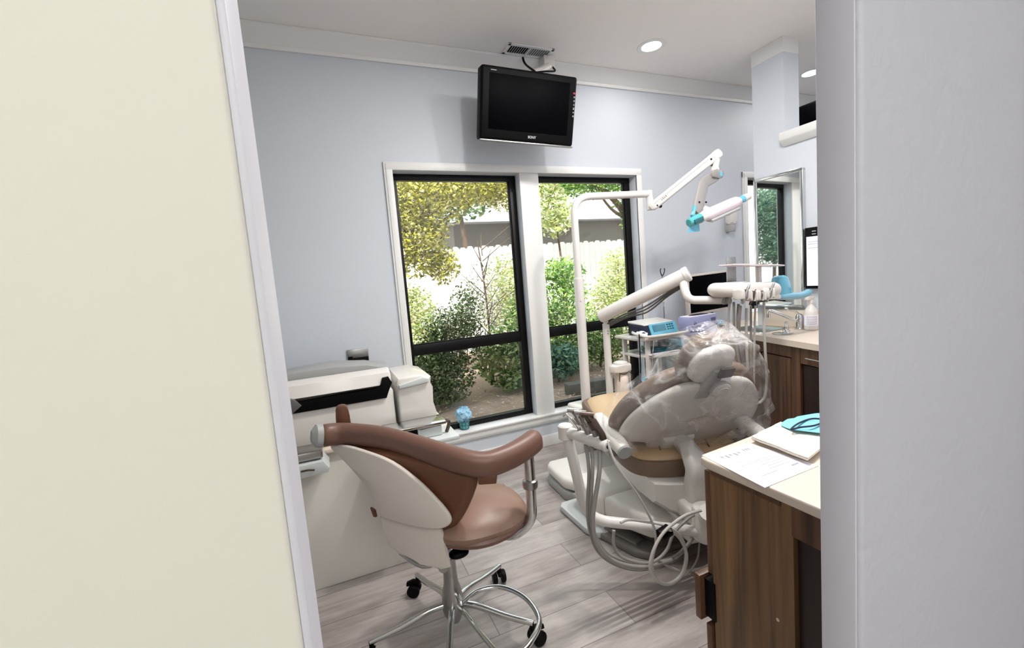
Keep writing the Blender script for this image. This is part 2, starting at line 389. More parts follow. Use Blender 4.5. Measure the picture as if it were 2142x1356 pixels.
# partition with a pass-through
bm = B(); box(bm, (3.0, 2.11, 0), (3.153, 2.347, ZC)); box(bm, (3.0, .48, 0), (3.153, 2.11, 2.03)); struct('wall_partition', bm, 'wall_blue')
bm = B()
prism(bm, [(-.045, .0), (-.052, .012), (-.052, .05), (-.045, .058), (.198, .058), (.205, .05), (.205, .012), (.198, 0), (.165, -.03), (-.012, -.03)], lambda a, b: Vector((3.0+a, .49, 2.035+b)), (0, 1.625, 0), .004)
struct('trim_3', bm, 'trim_white')
# crown moulding
CR = [(0, 0), (.012, 0), (.016, .012), (.016, .02), (.028, .026), (.07, .075), (.086, .084), (.09, .09), (.09, .0985), (0, .0985)]
def crown(name, path, closed=False):
    """path of wall-foot points seen from above; the moulding lies to the left of the walk"""
    bm = B(); n = len(path); rings = []
    for i, p in enumerate(path):
        p = Vector(p)
        d0 = (p-Vector(path[i-1])).normalized() if i > 0 else None; d1 = (Vector(path[i+1])-p).normalized() if i < n-1 else None
        n0 = Vector((-d0.y, d0.x)) if d0 else None; n1 = Vector((-d1.y, d1.x)) if d1 else None
        if n0 and n1: m_ = (n0+n1); m_ = m_/(m_.dot(n0))
        else: m_ = n0 or n1
        rings.append([bm.verts.new((p.x+m_.x*a, p.y+m_.y*a, 2.6245+b)) for a, b in CR])
    k = len(CR)
    for a, b in zip(rings, rings[1:]):
        for j in range(k): bm.faces.new((a[j], a[(j+1) % k], b[(j+1) % k], b[j]))
    bm.faces.new(rings[0]); bm.faces.new(rings[-1][::-1]); return struct(name, bm, 'trim_white', angle=50)
crown('trim_4', [(XR, YW-.001), (XL, YW-.001)])
crown('trim_5', [(3.153, 2.348), (3.0-.001, 2.348), (3.0-.001, 2.109), (3.154, 2.109), (3.154, 2.348)])
# baseboards
bm = B(); box(bm, (XL, YW-.014, 0), (2.995, YW-.0005, .085), .004); struct('baseboard_back', bm, 'trim_white')
# window casings (two-step moulding) with the post between the two windows
def casing(name, x0, x1, z0, z1, posts):
    bm = B(); w = .052; y = YW-.0005
    for k, (a, t) in enumerate(((0, .014), (.012, .020))):
        box(bm, (x0-w+a, y-t, z0), (x0, y, z1+w-a), .003); box(bm, (x1, y-t, z0), (x1+w-a, y, z1+w-a), .003)
        box(bm, (x0-w+a, y-t-.0005, z1), (x1+w-a, y, z1+w-a), .003)
        box(bm, (x0-w+a, y-t-.0005, z0-w-.012+a), (x1+w-a, y, z0), .003)
    for a, b in posts: box(bm, (a-.006, y-.012, z0), (b+.006, y, z1), .003)
    box(bm, (x0-.05, y-.034, z0-.008), (x1+.05, YW+.08, z0+.006), .004)
    return struct(name, bm, 'trim_white')
casing('trim_6', .475, 2.345, WZ[0], WZ[1], [(1.345, 1.48)])
casing('trim_7', *W3, WZ[0], WZ[1], [])
def window(name, x0, x1, mull=.832):
    y0, y1 = 2.945, 2.995; z0, z1 = WZ[0]+.006, WZ[1]; a = .045; bm = B()
    box(bm, (x0, y0, z0), (x0+.034, y1, z1), .004); box(bm, (x1-.05, y0, z0), (x1, y1, z1), .004)
    box(bm, (x0, y0-.002, z1-.04), (x1, y1, z1), .004); box(bm, (x0, y0-.002, z0), (x1, y1, z0+.038), .004)
    box(bm, (x0+.02, y0+.003, mull-.036), (x1-.02, y1, mull+.034), .004)
    f = struct(name, bm, 'frame_black')
    for q in ((z0+.03, mull-.03), (mull+.028, z1-.034)):
        bm = B(); box(bm, (x0+.03, 2.972, q[0]), (x1-.046, 2.976, q[1])); g = obj('window_pane', bm, 'pane_glass', f)
    # inner sash bead and catch
    bm = B(); box(bm, (x0+.034, y0+.012, mull+.034), (x1-.05, y0+.02, mull+.042)); box(bm, (x1-.062, y0+.01, mull+.034), (x1-.05, y0+.02, z1-.04)); obj('window_sash', bm, 'frame_black', f)
    return f
window('window_1', *WIN[0]); window('window_2', *WIN[1]); window('window_3', *W3)
# ------------------------------------------------------------------ ceiling things
def downlight(c, label):
    t = thing('recessed_light', label, 'ceiling light', (c[0], c[1], ZC), 'recessed ceiling lights')
    bm = B(); lathe(bm, [(.062, .0), (.066, -.004), (.088, -.006), (.094, -.002), (.094, -.0003), (.064, -.0003)], (c[0], c[1], ZC), n=40)
    obj('trim_ring', bm, 'trim_white', t)
    bm = B(); lathe(bm, [(.001, -.0045), (.05, -.004), (.0615, -.002), (.0615, -.0004), (.001, -.0004)], (c[0], c[1], ZC), n=32); obj('lens', bm, 'lamp_glow', t)
downlight((2.19, 2.45), 'round white recessed light glowing in the ceiling right of the television')
downlight((3.83, 2.46), 'round recessed light beyond the partition, half hidden by the doorway edge')
t = thing('ceiling_vent', 'white rectangular louvred air vent in the ceiling above the television', 'vent', (1.40, 2.68, ZC))
VR = R3('Z', -4)
bm = B()
for lo, hi in (((1.235, 2.640), (1.562, 2.662)), ((1.235, 2.748), (1.562, 2.768)), ((1.235, 2.640), (1.256, 2.768)), ((1.542, 2.640), (1.562, 2.768)), ((1.394, 2.65), (1.404, 2.76))):
    box(bm, (*lo, ZC-.008), (*hi, ZC-.0004), .002)
obj('frame', bm, 'trim_white', t)
bm = B(); box(bm, (1.250, 2.656, ZC-.0016), (1.548, 2.754, ZC-.0006)); obj('duct_opening', bm, 'black_plastic', t)
for i in range(18):
    x = 1.263+.0158*i+(.009 if i > 8 else -.003); bm = B(); box(bm, (x-.0036, 2.658, ZC-.0062), (x+.0036, 2.752, ZC-.0048), rot=R3('Y', -38 if i < 9 else 12)); obj('slat', bm, 'trim_white' if i < 9 else 'grey_light', t)
# television on a ceiling bracket
tc_ = Vector((1.285, 2.555, 2.298)); TR = R3('Z', -5) @ R3('X', 12) @ R3('Y', 3.4) @ Matrix.Diagonal((.925, 1, .86))
def TV(x, y, z): return tc_ + TR @ Vector((x, y, z))
t = thing('television', 'black flat television hung from the ceiling above the windows', 'television', (1.42, 2.72, ZC))
bm = B(); vs = box(bm, (-.335, -.045, -.235), (.335, .05, .235), .018, 3); bmesh.ops.transform(bm, matrix=Matrix.Translation(tc_) @ TR.to_4x4(), verts=bm.verts); cab = obj('cabinet', bm, 'black_plastic', t)
bm = B(); box(bm, (-.28, -.0475, -.165), (.282, -.0445, .188), .001); bmesh.ops.transform(bm, matrix=Matrix.Translation(tc_) @ TR.to_4x4(), verts=bm.verts); obj('screen', bm, 'screen_black', t)
bm = B(); box(bm, (-.333, -.047, -.246), (.333, -.01, -.234), .003); bmesh.ops.transform(bm, matrix=Matrix.Translation(tc_) @ TR.to_4x4(), verts=bm.verts); obj('silver_strip', bm, 'brushed', t)
bm = B(); box(bm, (-.20, .045, -.15), (.20, .10, .16), .02); bmesh.ops.transform(bm, matrix=Matrix.Translation(tc_) @ TR.to_4x4(), verts=bm.verts); obj('rear_housing', bm, 'black_plastic', t)
fm = frame_mtx(TV(.025, -.0488, -.198), TR @ Vector((1, 0, 0)), TR @ Vector((0, 0, 1)))
text('brand_lettering', 'SONY', .020, fm, 'grey_print', t, bold=.0006)
bm = B()
for i, (a, h) in enumerate(((.008, .012), (.011, .011), (.008, .012), (.006, .013), (.010, .014), (.011, .008), (.010, .011))):
    if i == 0: continue
    z = .125-.0255*i
    for e in (0, 1): box(bm, (.318-a*.5, -.0470, z-h/2+e*h*.6), (.318+a*.5, -.0458, z-h/2+e*h*.6+h*.3))
    box(bm, (.318+a*.1, -.0470, z-h/2), (.318+a*.4, -.0458, z+h/2))
bmesh.ops.transform(bm, matrix=Matrix.Translation(tc_) @ TR.to_4x4(), verts=bm.verts); obj('side_markings', bm, 'grey_print', t)
bm = B(); box(bm, (.308, -.0470, .118), (.328, -.0458, .130)); bmesh.ops.transform(bm, matrix=Matrix.Translation(tc_) @ TR.to_4x4(), verts=bm.verts); obj('red_mark', bm, 'red_print', t)
bm = B(); box(bm, (-.272, -.0470, .203), (-.235, -.0458, .207)); bmesh.ops.transform(bm, matrix=Matrix.Translation(tc_) @ TR.to_4x4(), verts=bm.verts); obj('model_mark', bm, 'grey_print', t)
br = B(); box(br, (1.34, 2.772, ZC-.012), (1.62, 2.784, ZC-.0004), .003); obj('ceiling_plate', br, 'trim_white', t)
br = B(); box(br, (1.51, 2.70, ZC-.09), (1.59, 2.783, ZC-.011), .006)
tube(br, [(1.55, 2.72, ZC-.075), (1.48, 2.70, ZC-.12), (1.40, 2.67, ZC-.17), tuple(TV(.03, .08, .10))], .026, 10)
obj('bracket_arm', br, 'white_plastic', t)
br = B(); tube(br, [(1.39, 2.772, ZC-.012), (1.392, 2.74, ZC-.07), tuple(TV(.09, .03, .22)), tuple(TV(.10, .09, .12))], .007, 8); tube(br, [(1.36, 2.62, ZC-.18), (1.47, 2.63, ZC-.155), (1.56, 2.66, ZC-.13), (1.575, 2.70, ZC-.09), (1.56, 2.715, ZC-.06)], .006, 8)
obj('cable', br, 'black_plastic', t)
# second television in the bay beyond the partition
t = thing('television', 'dark slanted television beyond the partition, glimpsed over the ledge', 'television', (3.78, 2.5, ZC))
bm = B(); box(bm, (3.80, 2.14, 2.13), (3.86, 2.62, 2.50), .012, rot=R3('Y', 9)); obj('cabinet', bm, 'black_plastic', t)
bm = B(); box(bm, (3.786, 2.165, 2.16), (3.80, 2.60, 2.48), .004, rot=R3('Y', 9), piv=(3.83, 2.38, 2.315)); obj('screen', bm, 'screen_black', t)
bm = B(); cyl(bm, (3.86, 2.3, 2.45), (3.86, 2.3, ZC-.001), .02); lathe(bm, [(.05, 0), (.05, .012)], (3.86, 2.3, ZC-.0125)); obj('ceiling_pole', bm, 'grey_dark', t)
# ------------------------------------------------------------------ mirror and wall fittings
t = thing('wall_mirror', 'tall chrome-framed mirror on the partition wall reflecting the window', 'mirror', (2.998, 2.145, .91))
my0, my1, mz0, mz1 = 1.972, 2.322, .905, 1.832
bm = B(); box(bm, (2.978, my0+.016, mz0+.016), (2.984, my1-.016, mz1-.016)); obj('mirror_glass', bm, 'mirror_glass', t)
bm = B()
box(bm, (2.968, my0, mz0), (2.9985, my0+.02, mz1), .004); box(bm, (2.968, my1-.02, mz0), (2.9985, my1, mz1), .004)
box(bm, (2.968, my0, mz1-.02), (2.9985, my1, mz1), .004); box(bm, (2.968, my0, mz0), (2.9985, my1, mz0+.02), .004)
obj('mirror_frame', bm, 'chrome', t)
for o_ in t.children:
    o_.data.transform(Matrix.Translation(Vector((0, -.173, 0))) @ Matrix.Rotation(math.radians(2.9), 4, 'Z') @ Matrix.Translation(Vector((0, .173, 0))))
bm = B(); box(bm, (2.985, my1-.05, mz0+.05), (2.9992, my1-.02, mz1-.05), .002); obj('wall_bracket', bm, 'grey_dark', t)
t = thing('wall_monitor', 'black-edged lit screen on the partition wall right of the mirror, cut off by the doorway', 'screen', (2.99, 1.80, 1.05))
bm = B(); box(bm, (2.955, 1.64, 1.035), (2.9985, 1.955, 1.435), .006); obj('bezel', bm, 'black_plastic', t)
bm = B(); box(bm, (2.952, 1.65, 1.055), (2.9555, 1.94, 1.375)); obj('screen', bm, 'screen_lit', t)
bm = B()
for r in range(2):
    for k in range(6): box(bm, (2.9535, 1.70+.036*k, 1.388+.018*r), (2.9552, 1.725+.036*k, 1.393+.018*r))
obj('header_text', bm, 'grey_print', t)
bm = B()
for z, w in ((1.34, .10), (1.325, .06), (1.30, .12)): box(bm, (2.9512, 1.93-w, z), (2.9523, 1.93, z+.003))
obj('page_text', bm, 'ink', t)
t = thing('soap_dispenser', 'small white hand sanitizer dispenser with grey tray on the back wall', 'dispenser', (3.325, YW, 1.6))
bm = B(); box(bm, (3.285, YW-.075, 1.585), (3.365, YW-.0008, 1.71), .014, 3); ellipsoid(bm, (3.325, YW-.04, 1.59), (.04, .036, .022)); obj('body', bm, 'white_plastic', t)
bm = B(); box(bm, (3.29, YW-.07, 1.515), (3.34, YW-.0008, 1.575), .005); box(bm, (3.285, YW-.02, 1.53), (3.35, YW-.0008, 1.60), .003); obj('drip_tray', bm, 'grey_plastic', t)
t = thing('wall_plate', 'small square silver and black wall plate left of the windows', 'wall plate', (.152, YW, .85))
bm = B(); box(bm, (.09, YW-.012, .835), (.214, YW-.0008, .905), .003); obj('cover', bm, 'brushed', t)
bm = B(); box(bm, (.096, YW-.016, .79), (.212, YW-.0008, .852), .003); box(bm, (.092, YW-.014, .83), (.12, YW-.012, .862)); obj('socket', bm, 'black_plastic', t)
# ------------------------------------------------------------------ garden behind the windows
bm = B(); n = 40
gv = {}
for i in range(n+1):
    for j in range(n+1):
        x, y = -6+26*i/n, 3.02+12*j/n
        gv[i, j] = bm.verts.new((x, y, -.06+.05*math.sin(x*2.1+y)*math.cos(y*1.7)*min(1, (y-3.02)*1.0)))
for i in range(n):
    for j in range(n): bm.faces.new((gv[i, j], gv[i+1, j], gv[i+1, j+1], gv[i, j+1]))
struct('ground', bm, 'mulch', angle=180)
rl = random.Random(3)
def leaf_cloud(blobs, size, rnd, flat=.3, aspect=.55, dens=1.9):
    size *= .72
    """leaf blades scattered in ellipsoids; blobs [(centre, radii, count)]"""
    V, F = [], []
    for c, r, k in blobs:
        for _ in range(int(k*dens)):
            while True:
                p = Vector((rnd.uniform(-1, 1), rnd.uniform(-1, 1), rnd.uniform(-1, 1)))
                if .2 < p.length < 1: break
            p = p*(.55+.45*rnd.random()) if rnd.random() < .4 else p
            q = Vector((c[0]+p.x*r[0], c[1]+p.y*r[1], c[2]+p.z*r[2]))
            if q.z < -.02: q.z = abs(q.z)*.4
            d = Vector((rnd.gauss(0, 1), rnd.gauss(0, 1), rnd.gauss(0, .7))).normalized()
            nn = Vector((rnd.gauss(0, .6), rnd.gauss(-.3, .6), 1)).normalized(); s = d.cross(nn)
            if s.length < .1: continue
            s.normalize(); L_ = size*rnd.uniform(.6, 1.35); w = L_*aspect*.5
            b = len(V); m_ = d.cross(s).normalized()*L_*.08
            V += [q-d*L_*.5, q+s*w+m_, q+d*L_*.5, q-s*w+m_]; F.append((b, b+1, b+2, b+3))
    return ([tuple(v) for v in V], [], F)
def plant(name, label, cat, base, blobs, size, m, stems=(), group=None, aspect=.55, seed=1):
    t = thing(name, label, cat, base, group)
    if stems:
        bm = B()
        for pts, r in stems: tube(bm, pts, r, 7, res=5, scale=lambda u: 1-.65*u)
        obj('trunk' if name.endswith('tree') else 'stem', bm, 'trunk', t)
    obj('foliage', leaf_cloud(blobs, size, random.Random(seed), aspect=aspect), m, t, angle=180)
    return t
plant('maple_tree', 'tree with dense yellow-green crown filling the upper left window', 'tree', (.7, 5.7, -.05),
      [((1.15, 5.5, 2.35), (.75, .5, .45), 3600), ((1.1, 5.45, 1.85), (.42, .4, .5), 2300), ((1.85, 5.6, 2.5), (.7, .45, .25), 1900), ((2.45, 5.6, 2.45), (.45, .4, .28), 800), ((1.42, 5.5, 1.5), (.22, .3, .25), 500), ((.6, 5.6, 2.1), (.5, .4, .7), 1500)], .075, 'leaf_yellow',
      [([(.7, 5.7, -.05), (.75, 5.7, 1.0), (.95, 5.6, 1.8), (1.3, 5.55, 2.5)], .06), ([(.8, 5.65, 1.3), (1.3, 5.6, 1.9), (1.9, 5.6, 2.35)], .03), ([(.95, 5.6, 1.8), (.7, 5.6, 2.3)], .03)], seed=2)
plant('dark_shrub', 'dense dark green shrub low behind the left window', 'shrub', (1.05, 4.75, -.05),
      [((1.0, 4.75, .25), (.5, .4, .42), 3000), ((1.25, 4.8, .65), (.38, .3, .40), 1900), ((1.5, 4.9, .95), (.22, .25, .35), 500), ((.65, 4.7, .3), (.35, .35, .4), 900)], .055, 'leaf_dark',
      [([(1.05, 4.75, -.05), (1.1, 4.75, .4), (1.25, 4.8, .9)], .025), ([(1.0, 4.75, -.05), (.85, 4.7, .5)], .02)], seed=3)
plant('pale_shrub', 'pale yellow-green shrub at the left edge of the left window', 'shrub', (.8, 5.4, -.05),
      [((.95, 5.4, 1.0), (.32, .3, .35), 900), ((1.05, 5.3, .62), (.4, .3, .35), 1000)], .07, 'leaf_pale', [([(.8, 5.4, -.05), (.9, 5.4, .6), (.98, 5.4, 1.1)], .02)], seed=4)
st = [([(1.85, 5.2, -.05), (1.86, 5.2, .7), (1.84, 5.2, 1.3), (1.80, 5.2, 1.75)], .02)]
rb = random.Random(5)
for k in range(16):
    z = .6+.07*k; a = rb.uniform(0, 6.28); L_ = rb.uniform(.2, .42)
    st.append(([(1.85, 5.2, z), (1.85+L_*.5*math.cos(a), 5.2+L_*.4*math.sin(a), z+.14), (1.85+L_*math.cos(a), 5.2+L_*.7*math.sin(a), z+.28)], .008))
plant('bare_sapling', 'thin reddish grey sapling with fine branches behind the left window', 'sapling', (1.85, 5.2, -.05),
      [((1.85, 5.2, 1.1), (.38, .3, .5), 700), ((1.75, 5.2, .75), (.42, .3, .4), 900)], .05, 'leaf_fine', st, aspect=.35, seed=6)
plant('broadleaf_shrub', 'green broad-leaved shrub low at the right of the left window', 'shrub', (2.15, 4.95, -.05),
      [((2.0, 4.9, .35), (.48, .35, .40), 1200), ((2.3, 5.0, .75), (.3, .3, .38), 500), ((2.0, 4.7, .05), (.25, .2, .14), 180)], .11, 'leaf_mid',
      [([(2.15, 4.95, -.05), (2.1, 4.95, .4), (2.25, 5, .9)], .02)], aspect=.42, seed=7)
plant('flowering_shrub', 'tall loose yellow-green shrub in front of the fence in the left window', 'shrub', (2.5, 5.9, -.05),
      [((2.5, 5.9, 1.25), (.42, .3, .42), 800), ((2.55, 5.9, .8), (.55, .35, .42), 1200)], .08, 'leaf_pale', [([(2.5, 5.9, -.05), (2.52, 5.9, .8), (2.6, 5.9, 1.5)], .02)], seed=8)
plant('blue_green_shrub', 'low blue-green shrub just outside the right window', 'shrub', (2.55, 4.75, -.05),
      [((2.6, 4.75, .22), (.28, .25, .24), 500), ((2.3, 4.95, .3), (.3, .25, .3), 400)], .11, 'leaf_blue', [([(2.55, 4.75, -.05), (2.6, 4.75, .3)], .015)], aspect=.45, seed=9)
plant('bright_shrub', 'bright green shrub in the middle of the right window', 'shrub', (3.1, 5.1, -.05),
      [((3.05, 5.1, .36), (.5, .35, .40), 1700), ((3.6, 5.2, .35), (.5, .35, .42), 1700), ((2.65, 5.4, .45), (.35, .3, .35), 700), ((2.8, 5.2, .75), (.25, .25, .25), 420)], .07, 'leaf_mid',
      [([(3.1, 5.1, -.05), (3.1, 5.1, .5)], .02), ([(3.4, 5.1, -.05), (3.5, 5.1, .5)], .02)], seed=10)
plant('young_tree', 'slender young tree with light green leaves in the left of the right window', 'sapling', (3.12, 5.5, -.05),
      [((3.12, 5.5, 1.32), (.38, .3, .20), 420), ((3.15, 5.5, 1.05), (.45, .3, .2), 420), ((3.2, 5.5, .78), (.4, .3, .18), 320)], .10, 'leaf_green',
      [([(3.12, 5.5, -.05), (3.13, 5.5, .7), (3.12, 5.5, 1.4)], .016), ([(3.13, 5.5, .8), (3.4, 5.5, 1.1)], .008), ([(3.12, 5.5, .9), (2.9, 5.5, 1.2)], .008)], aspect=.4, seed=11)
plant('tall_shrub', 'tall feathery yellow-green shrub at the right side of the right window', 'shrub', (4.25, 5.7, -.05),
      [((4.25, 5.7, 1.25), (.32, .3, .4), 800), ((4.15, 5.7, .72), (.6, .35, .42), 1700), ((3.95, 5.6, 1.0), (.25, .2, .3), 300)], .07, 'leaf_pale',
      [([(4.25, 5.7, -.05), (4.22, 5.7, .7), (4.25, 5.7, 1.5)], .02)], seed=12)
tb = [([(5.9, 7.2, -.05), (5.85, 7.2, 1.4), (5.55, 7.1, 2.25), (5.0, 7.0, 2.75), (4.3, 7.0, 3.05)], .10), ([(5.55, 7.1, 2.25), (5.1, 7.0, 2.45), (4.7, 7.0, 2.95)], .04), ([(5.0, 7, 2.75), (4.8, 7, 3.2)], .035)]
plant('oak_tree', 'leafy tree with dark bent branches at the top of the right window', 'tree', (5.9, 7.2, -.05),
      [((5.0, 7.1, 2.95), (.9, .5, .32), 1700), ((4.2, 7.0, 2.95), (.45, .4, .35), 700), ((5.5, 7.0, 2.6), (.3, .3, .4), 300), ((5.6, 6.9, 2.15), (.3, .3, .25), 260)], .10, 'leaf_green', tb, seed=13)
plant('sunlit_tree', 'pale sunlit star-leaved tree at the top left of the right window', 'tree', (3.6, 6.2, -.05),
      [((3.45, 6.2, 2.25), (.32, .3, .42), 420), ((3.35, 6.2, 2.7), (.3, .3, .3), 200)], .16, 'leaf_pale', [([(3.6, 6.2, -.05), (3.55, 6.2, 1.2), (3.45, 6.2, 2.4)], .03)], aspect=.35, seed=14)
plant('far_tree', 'hazy grey-green tree far behind the fence above the left window post', 'tree', (3.0, 9.3, -.05),
      [((2.9, 9.2, 3.3), (1.1, .5, .7), 1100), ((2.0, 9.2, 3.9), (1.0, .5, .8), 700)], .18, 'leaf_mid', [([(3.0, 9.3, -.05), (2.95, 9.3, 2), (2.8, 9.3, 3.4)], .09)], seed=15)
plant('pine_tree', 'dark blue-green needle tree in the garden, seen in the mirror', 'tree', (-1.8, 5.0, -.05),
      [((-1.7, 4.9, 2.1), (.85, .5, .55), 3200), ((-1.5, 4.8, 1.45), (.45, .3, .35), 1300), ((-2.2, 5.1, 1.9), (.5, .4, .6), 1100)], .12, 'leaf_blue', [([(-1.8, 5.0, -.05), (-1.82, 5.0, 1.0), (-1.7, 4.9, 2.3)], .05)], aspect=.22, seed=16)
plant('round_shrub', 'low rounded shrub left of the windows, seen in the mirror', 'shrub', (-1.3, 5.4, -.05),
      [((-1.3, 5.4, .3), (.75, .4, .45), 1700)], .07, 'leaf_dark', [([(-1.3, 5.4, -.05), (-1.3, 5.4, .5)], .02)], seed=17)
bm = B()
V, F = [], []
for _ in range(1800):
    x, y = rl.uniform(.3, 4.2), rl.uniform(3.1, 5.2); z = -.045+.05*math.sin(x*2.1+y)*math.cos(y*1.7)*min(1, (y-3.02))+rl.uniform(.0, .02); a = rl.uniform(0, 6.28); L_ = rl.uniform(.02, .075); w = L_*rl.uniform(.12, .4)
    d = Vector((math.cos(a), math.sin(a), rl.uniform(-.25, .25))); s = Vector((-math.sin(a), math.cos(a), rl.uniform(-.3, .3))); q = Vector((x, y, z)); b = len(V)
    V += [tuple(q-d*L_/2), tuple(q+s*w/2), tuple(q+d*L_/2), tuple(q-s*w/2)]; F.append((b, b+1, b+2, b+3))
bm.free(); lo = obj('leaf_litter', (V, [], F), leaf_mat('litter_leaf', ['#6e5a49', '#a58e78', '#cdb9a2', '#8b6f5c', '#dfd3c3'], .1), angle=180); tag(lo, 'dry leaf and bark litter on the garden ground', 'leaf litter', kind='stuff')
t = tag(obj('edging_block', (lambda b: (box(b, (2.32, 4.05, -.06), (3.05, 4.19, .075), .015, 2, rot=R3('Z', -6)), b)[1])(B()), 'block'), 'dark weathered stone edging block on the ground outside the right window', 'stone block')
# white board fence
for fa, fb, lab in ((-1.0, 11.5, 'white dog-eared board fence across the garden behind the windows'), (-9.6, -1.15, 'white board fence stretch at the far left of the garden, seen in the mirror')):
  t = thing('garden_fence', lab, 'fence', ((fa+fb)/2, 8.0, -.06))
  x = fa; k = 0
  while x < fb:
    bm = B(); z = 1.93+.012*math.sin(k*3.1)
    prism(bm, [(x, -.06), (x+.138, -.06), (x+.138, z-.045), (x+.10, z), (x+.038, z), (x, z-.045)], lambda a, b: Vector((a, 8.0, b)), (0, .02, 0)); obj('board', bm, 'fence_white', t); x += .142; k += 1
  bm = B(); box(bm, (fa, 8.0205, .3), (fb, 8.06, .39)); box(bm, (fa, 8.0205, 1.4), (fb, 8.06, 1.49)); obj('rail', bm, 'fence_white', t)
t = thing('garden_house', 'low dark building with pale roof edge behind the fence', 'building', (7.0, 12.0, -.06))
bm = B(); box(bm, (3.2, 11.0, -.06), (12.5, 14, 2.76)); obj('wall', bm, 'shed_wall', t)
bm = B(); prism(bm, [(10.6, 2.76), (10.6, 3.02), (12.5, 3.30), (14.4, 2.95), (14.4, 2.76)], lambda a, b: Vector((2.8, a, b)), (10.1, 0, 0)); obj('roof', bm, 'shed_roof', t)
# ------------------------------------------------------------------ dental chair
HIP = Vector((1.476, 1.606, 0)); TH = -.2345
CW = Vector((math.cos(TH), math.sin(TH), 0)); CF = Vector((-math.sin(TH), math.cos(TH), 0)); UZ = Vector((0, 0, 1))
def cf(w, f, z): return HIP + CW*w + CF*f + UZ*z
PH = .963; U = -CF*math.cos(PH)+UZ*math.sin(PH); NB = U.cross(CW); NB = NB if NB.z < 0 else -NB
BP = HIP+UZ*.42
def bk(w, u, n=0): return BP+CW*w+U*u+NB*n
t = chair = thing('dental_chair', 'reclined tan and white dental chair with plastic draped over its back', 'dental chair', (1.40, 1.70, 0))
# floor plates
bm = B(); prism(bm, [(1.055, 2.03), (1.03, 2.00), (1.03, 1.76), (1.05, 1.70), (1.09, 1.675), (1.20, 1.675), (1.24, 1.70), (1.34, 2.03)], lambda a, b: Vector((a, b, .002)), (0, 0, .034), .008); obj('floor_plate', bm, 'grey_light', t)
bm = B(); prism(bm, [(1.07, 1.68), (1.12, 1.50), (1.16, 1.455), (1.70, 1.43), (1.78, 1.50), (1.78, 1.95), (1.07, 1.95)], lambda a, b: Vector((a, b, .002)), (0, 0, .030), .006)
prism(bm, [(1.10, 1.70), (1.145, 1.52), (1.20, 1.54), (1.20, 1.70)], lambda a, b: Vector((a, b, .03)), (0, 0, .02), .008); obj('rear_plate', bm, 'plate_grey', t)
# foot-end slab and lift housings
bm = B(); prism(bm, [(1.155, 2.36), (1.125, 2.32), (1.11, 2.10), (1.14, 2.04), (1.68, 2.04), (1.72, 2.34)], lambda a, b: Vector((a, b, .002)), (0, 0, .052), .006); obj('front_base', bm, 'grey_plastic', t)
bm = B(); prism(bm, [(1.155, 2.36), (1.125, 2.32), (1.11, 2.10), (1.14, 2.04), (1.68, 2.04), (1.72, 2.34)], lambda a, b: Vector((a, b, .058)), (0, 0, .072), .03, 4); obj('front_cover', bm, 'base_white', t)
bm = B(); prism(bm, [(1.12, 1.96), (1.08, 1.92), (1.075, 1.72), (1.10, 1.69), (1.66, 1.69), (1.70, 1.72), (1.70, 1.96)], lambda a, b: Vector((a, b, .09)), (0, 0, .12), .03, 4)
prism(bm, [(1.13, 1.94), (1.10, 1.70), (1.66, 1.70), (1.68, 1.94)], lambda a, b: Vector((a, b, .03)), (0, 0, .07), .01)
box(bm, (1.085, 1.80, .075), (1.10, 1.82, .10), .003); obj('lift_cover', bm, 'base_white', t)
bm = B(); prism(bm, [(1.10, 1.682), (1.10, 1.58), (1.16, 1.44), (1.22, 1.40), (1.60, 1.37), (1.66, 1.40), (1.68, 1.682)], lambda a, b: Vector((a, b, .10)), (0, 0, .115), .03, 4)
for v in bm.verts:
    if v.co.z > .15: v.co.z -= max(0, (1.60-v.co.y))*.10
obj('rear_cover', bm, 'base_white', t)
bm = B(); prism(bm, [(1.17, 1.67), (1.24, 1.46), (1.62, 1.44), (1.64, 1.67)], lambda a, b: Vector((a, b, .03)), (0, 0, .09), .01); obj('lift_column', bm, 'grey_dark', t)
# seat carrier: white wavy shell under the cushion
prof = [(-.30, .235), (-.27, .215), (-.10, .20), (.10, .21), (.22, .25), (.30, .345), (.26, .36), (-.30, .36)]
bm = B(); rings = []
for k in range(11):
    w = -.25+.05*k; e = max(0, abs(w)-.17)/.08
    ring = []
    for f, z in prof: ring.append(bm.verts.new(cf(w, f*(1-.12*e), z+(.055*e if z < .3 else 0))))
    rings.append(ring)
for a, b in zip(rings, rings[1:]):
    for j in range(len(prof)): bm.faces.new((a[j], a[(j+1) % len(prof)], b[(j+1) % len(prof)], b[j]))
bm.faces.new(rings[0]); bm.faces.new(rings[-1][::-1]); bmesh.ops.bevel(bm, geom=[e for e in bm.edges if e.calc_face_angle(0) > .5], offset=.03, segments=4, affect='EDGES')
obj('seat_carrier', bm, 'white_plastic', t)
bm = B(); prism(bm, [(-.17, -.39), (.20, -.39), (.20, -.10), (-.17, -.10)], lambda a, b: cf(a, b, .225), (0, 0, .075), .02, 3)
car = obj('rear_carrier', bm, 'white_plastic', t)
bm = B(); prism(bm, [(-.15, -.3915), (.18, -.3915), (.18, -.375), (-.15, -.375)], lambda a, b: cf(a, b, .232), (0, 0, .012)); obj('vent_slot', bm, 'black_plastic', car)
bm = B(); tube(bm, [cf(.0, -.33, .3015), cf(.015, -.325, .3045), cf(.03, -.335, .3015)], .003, 6); obj('release_mark', bm, 'grey_dark', car)
bm = B(); prism(bm, [(-.16, -.36), (.16, -.36), (.18, -.12), (-.18, -.12)], lambda a, b: cf(a, b, .13), (0, 0, .085), .02, 3); obj('carrier_neck', bm, 'white_plastic', t)
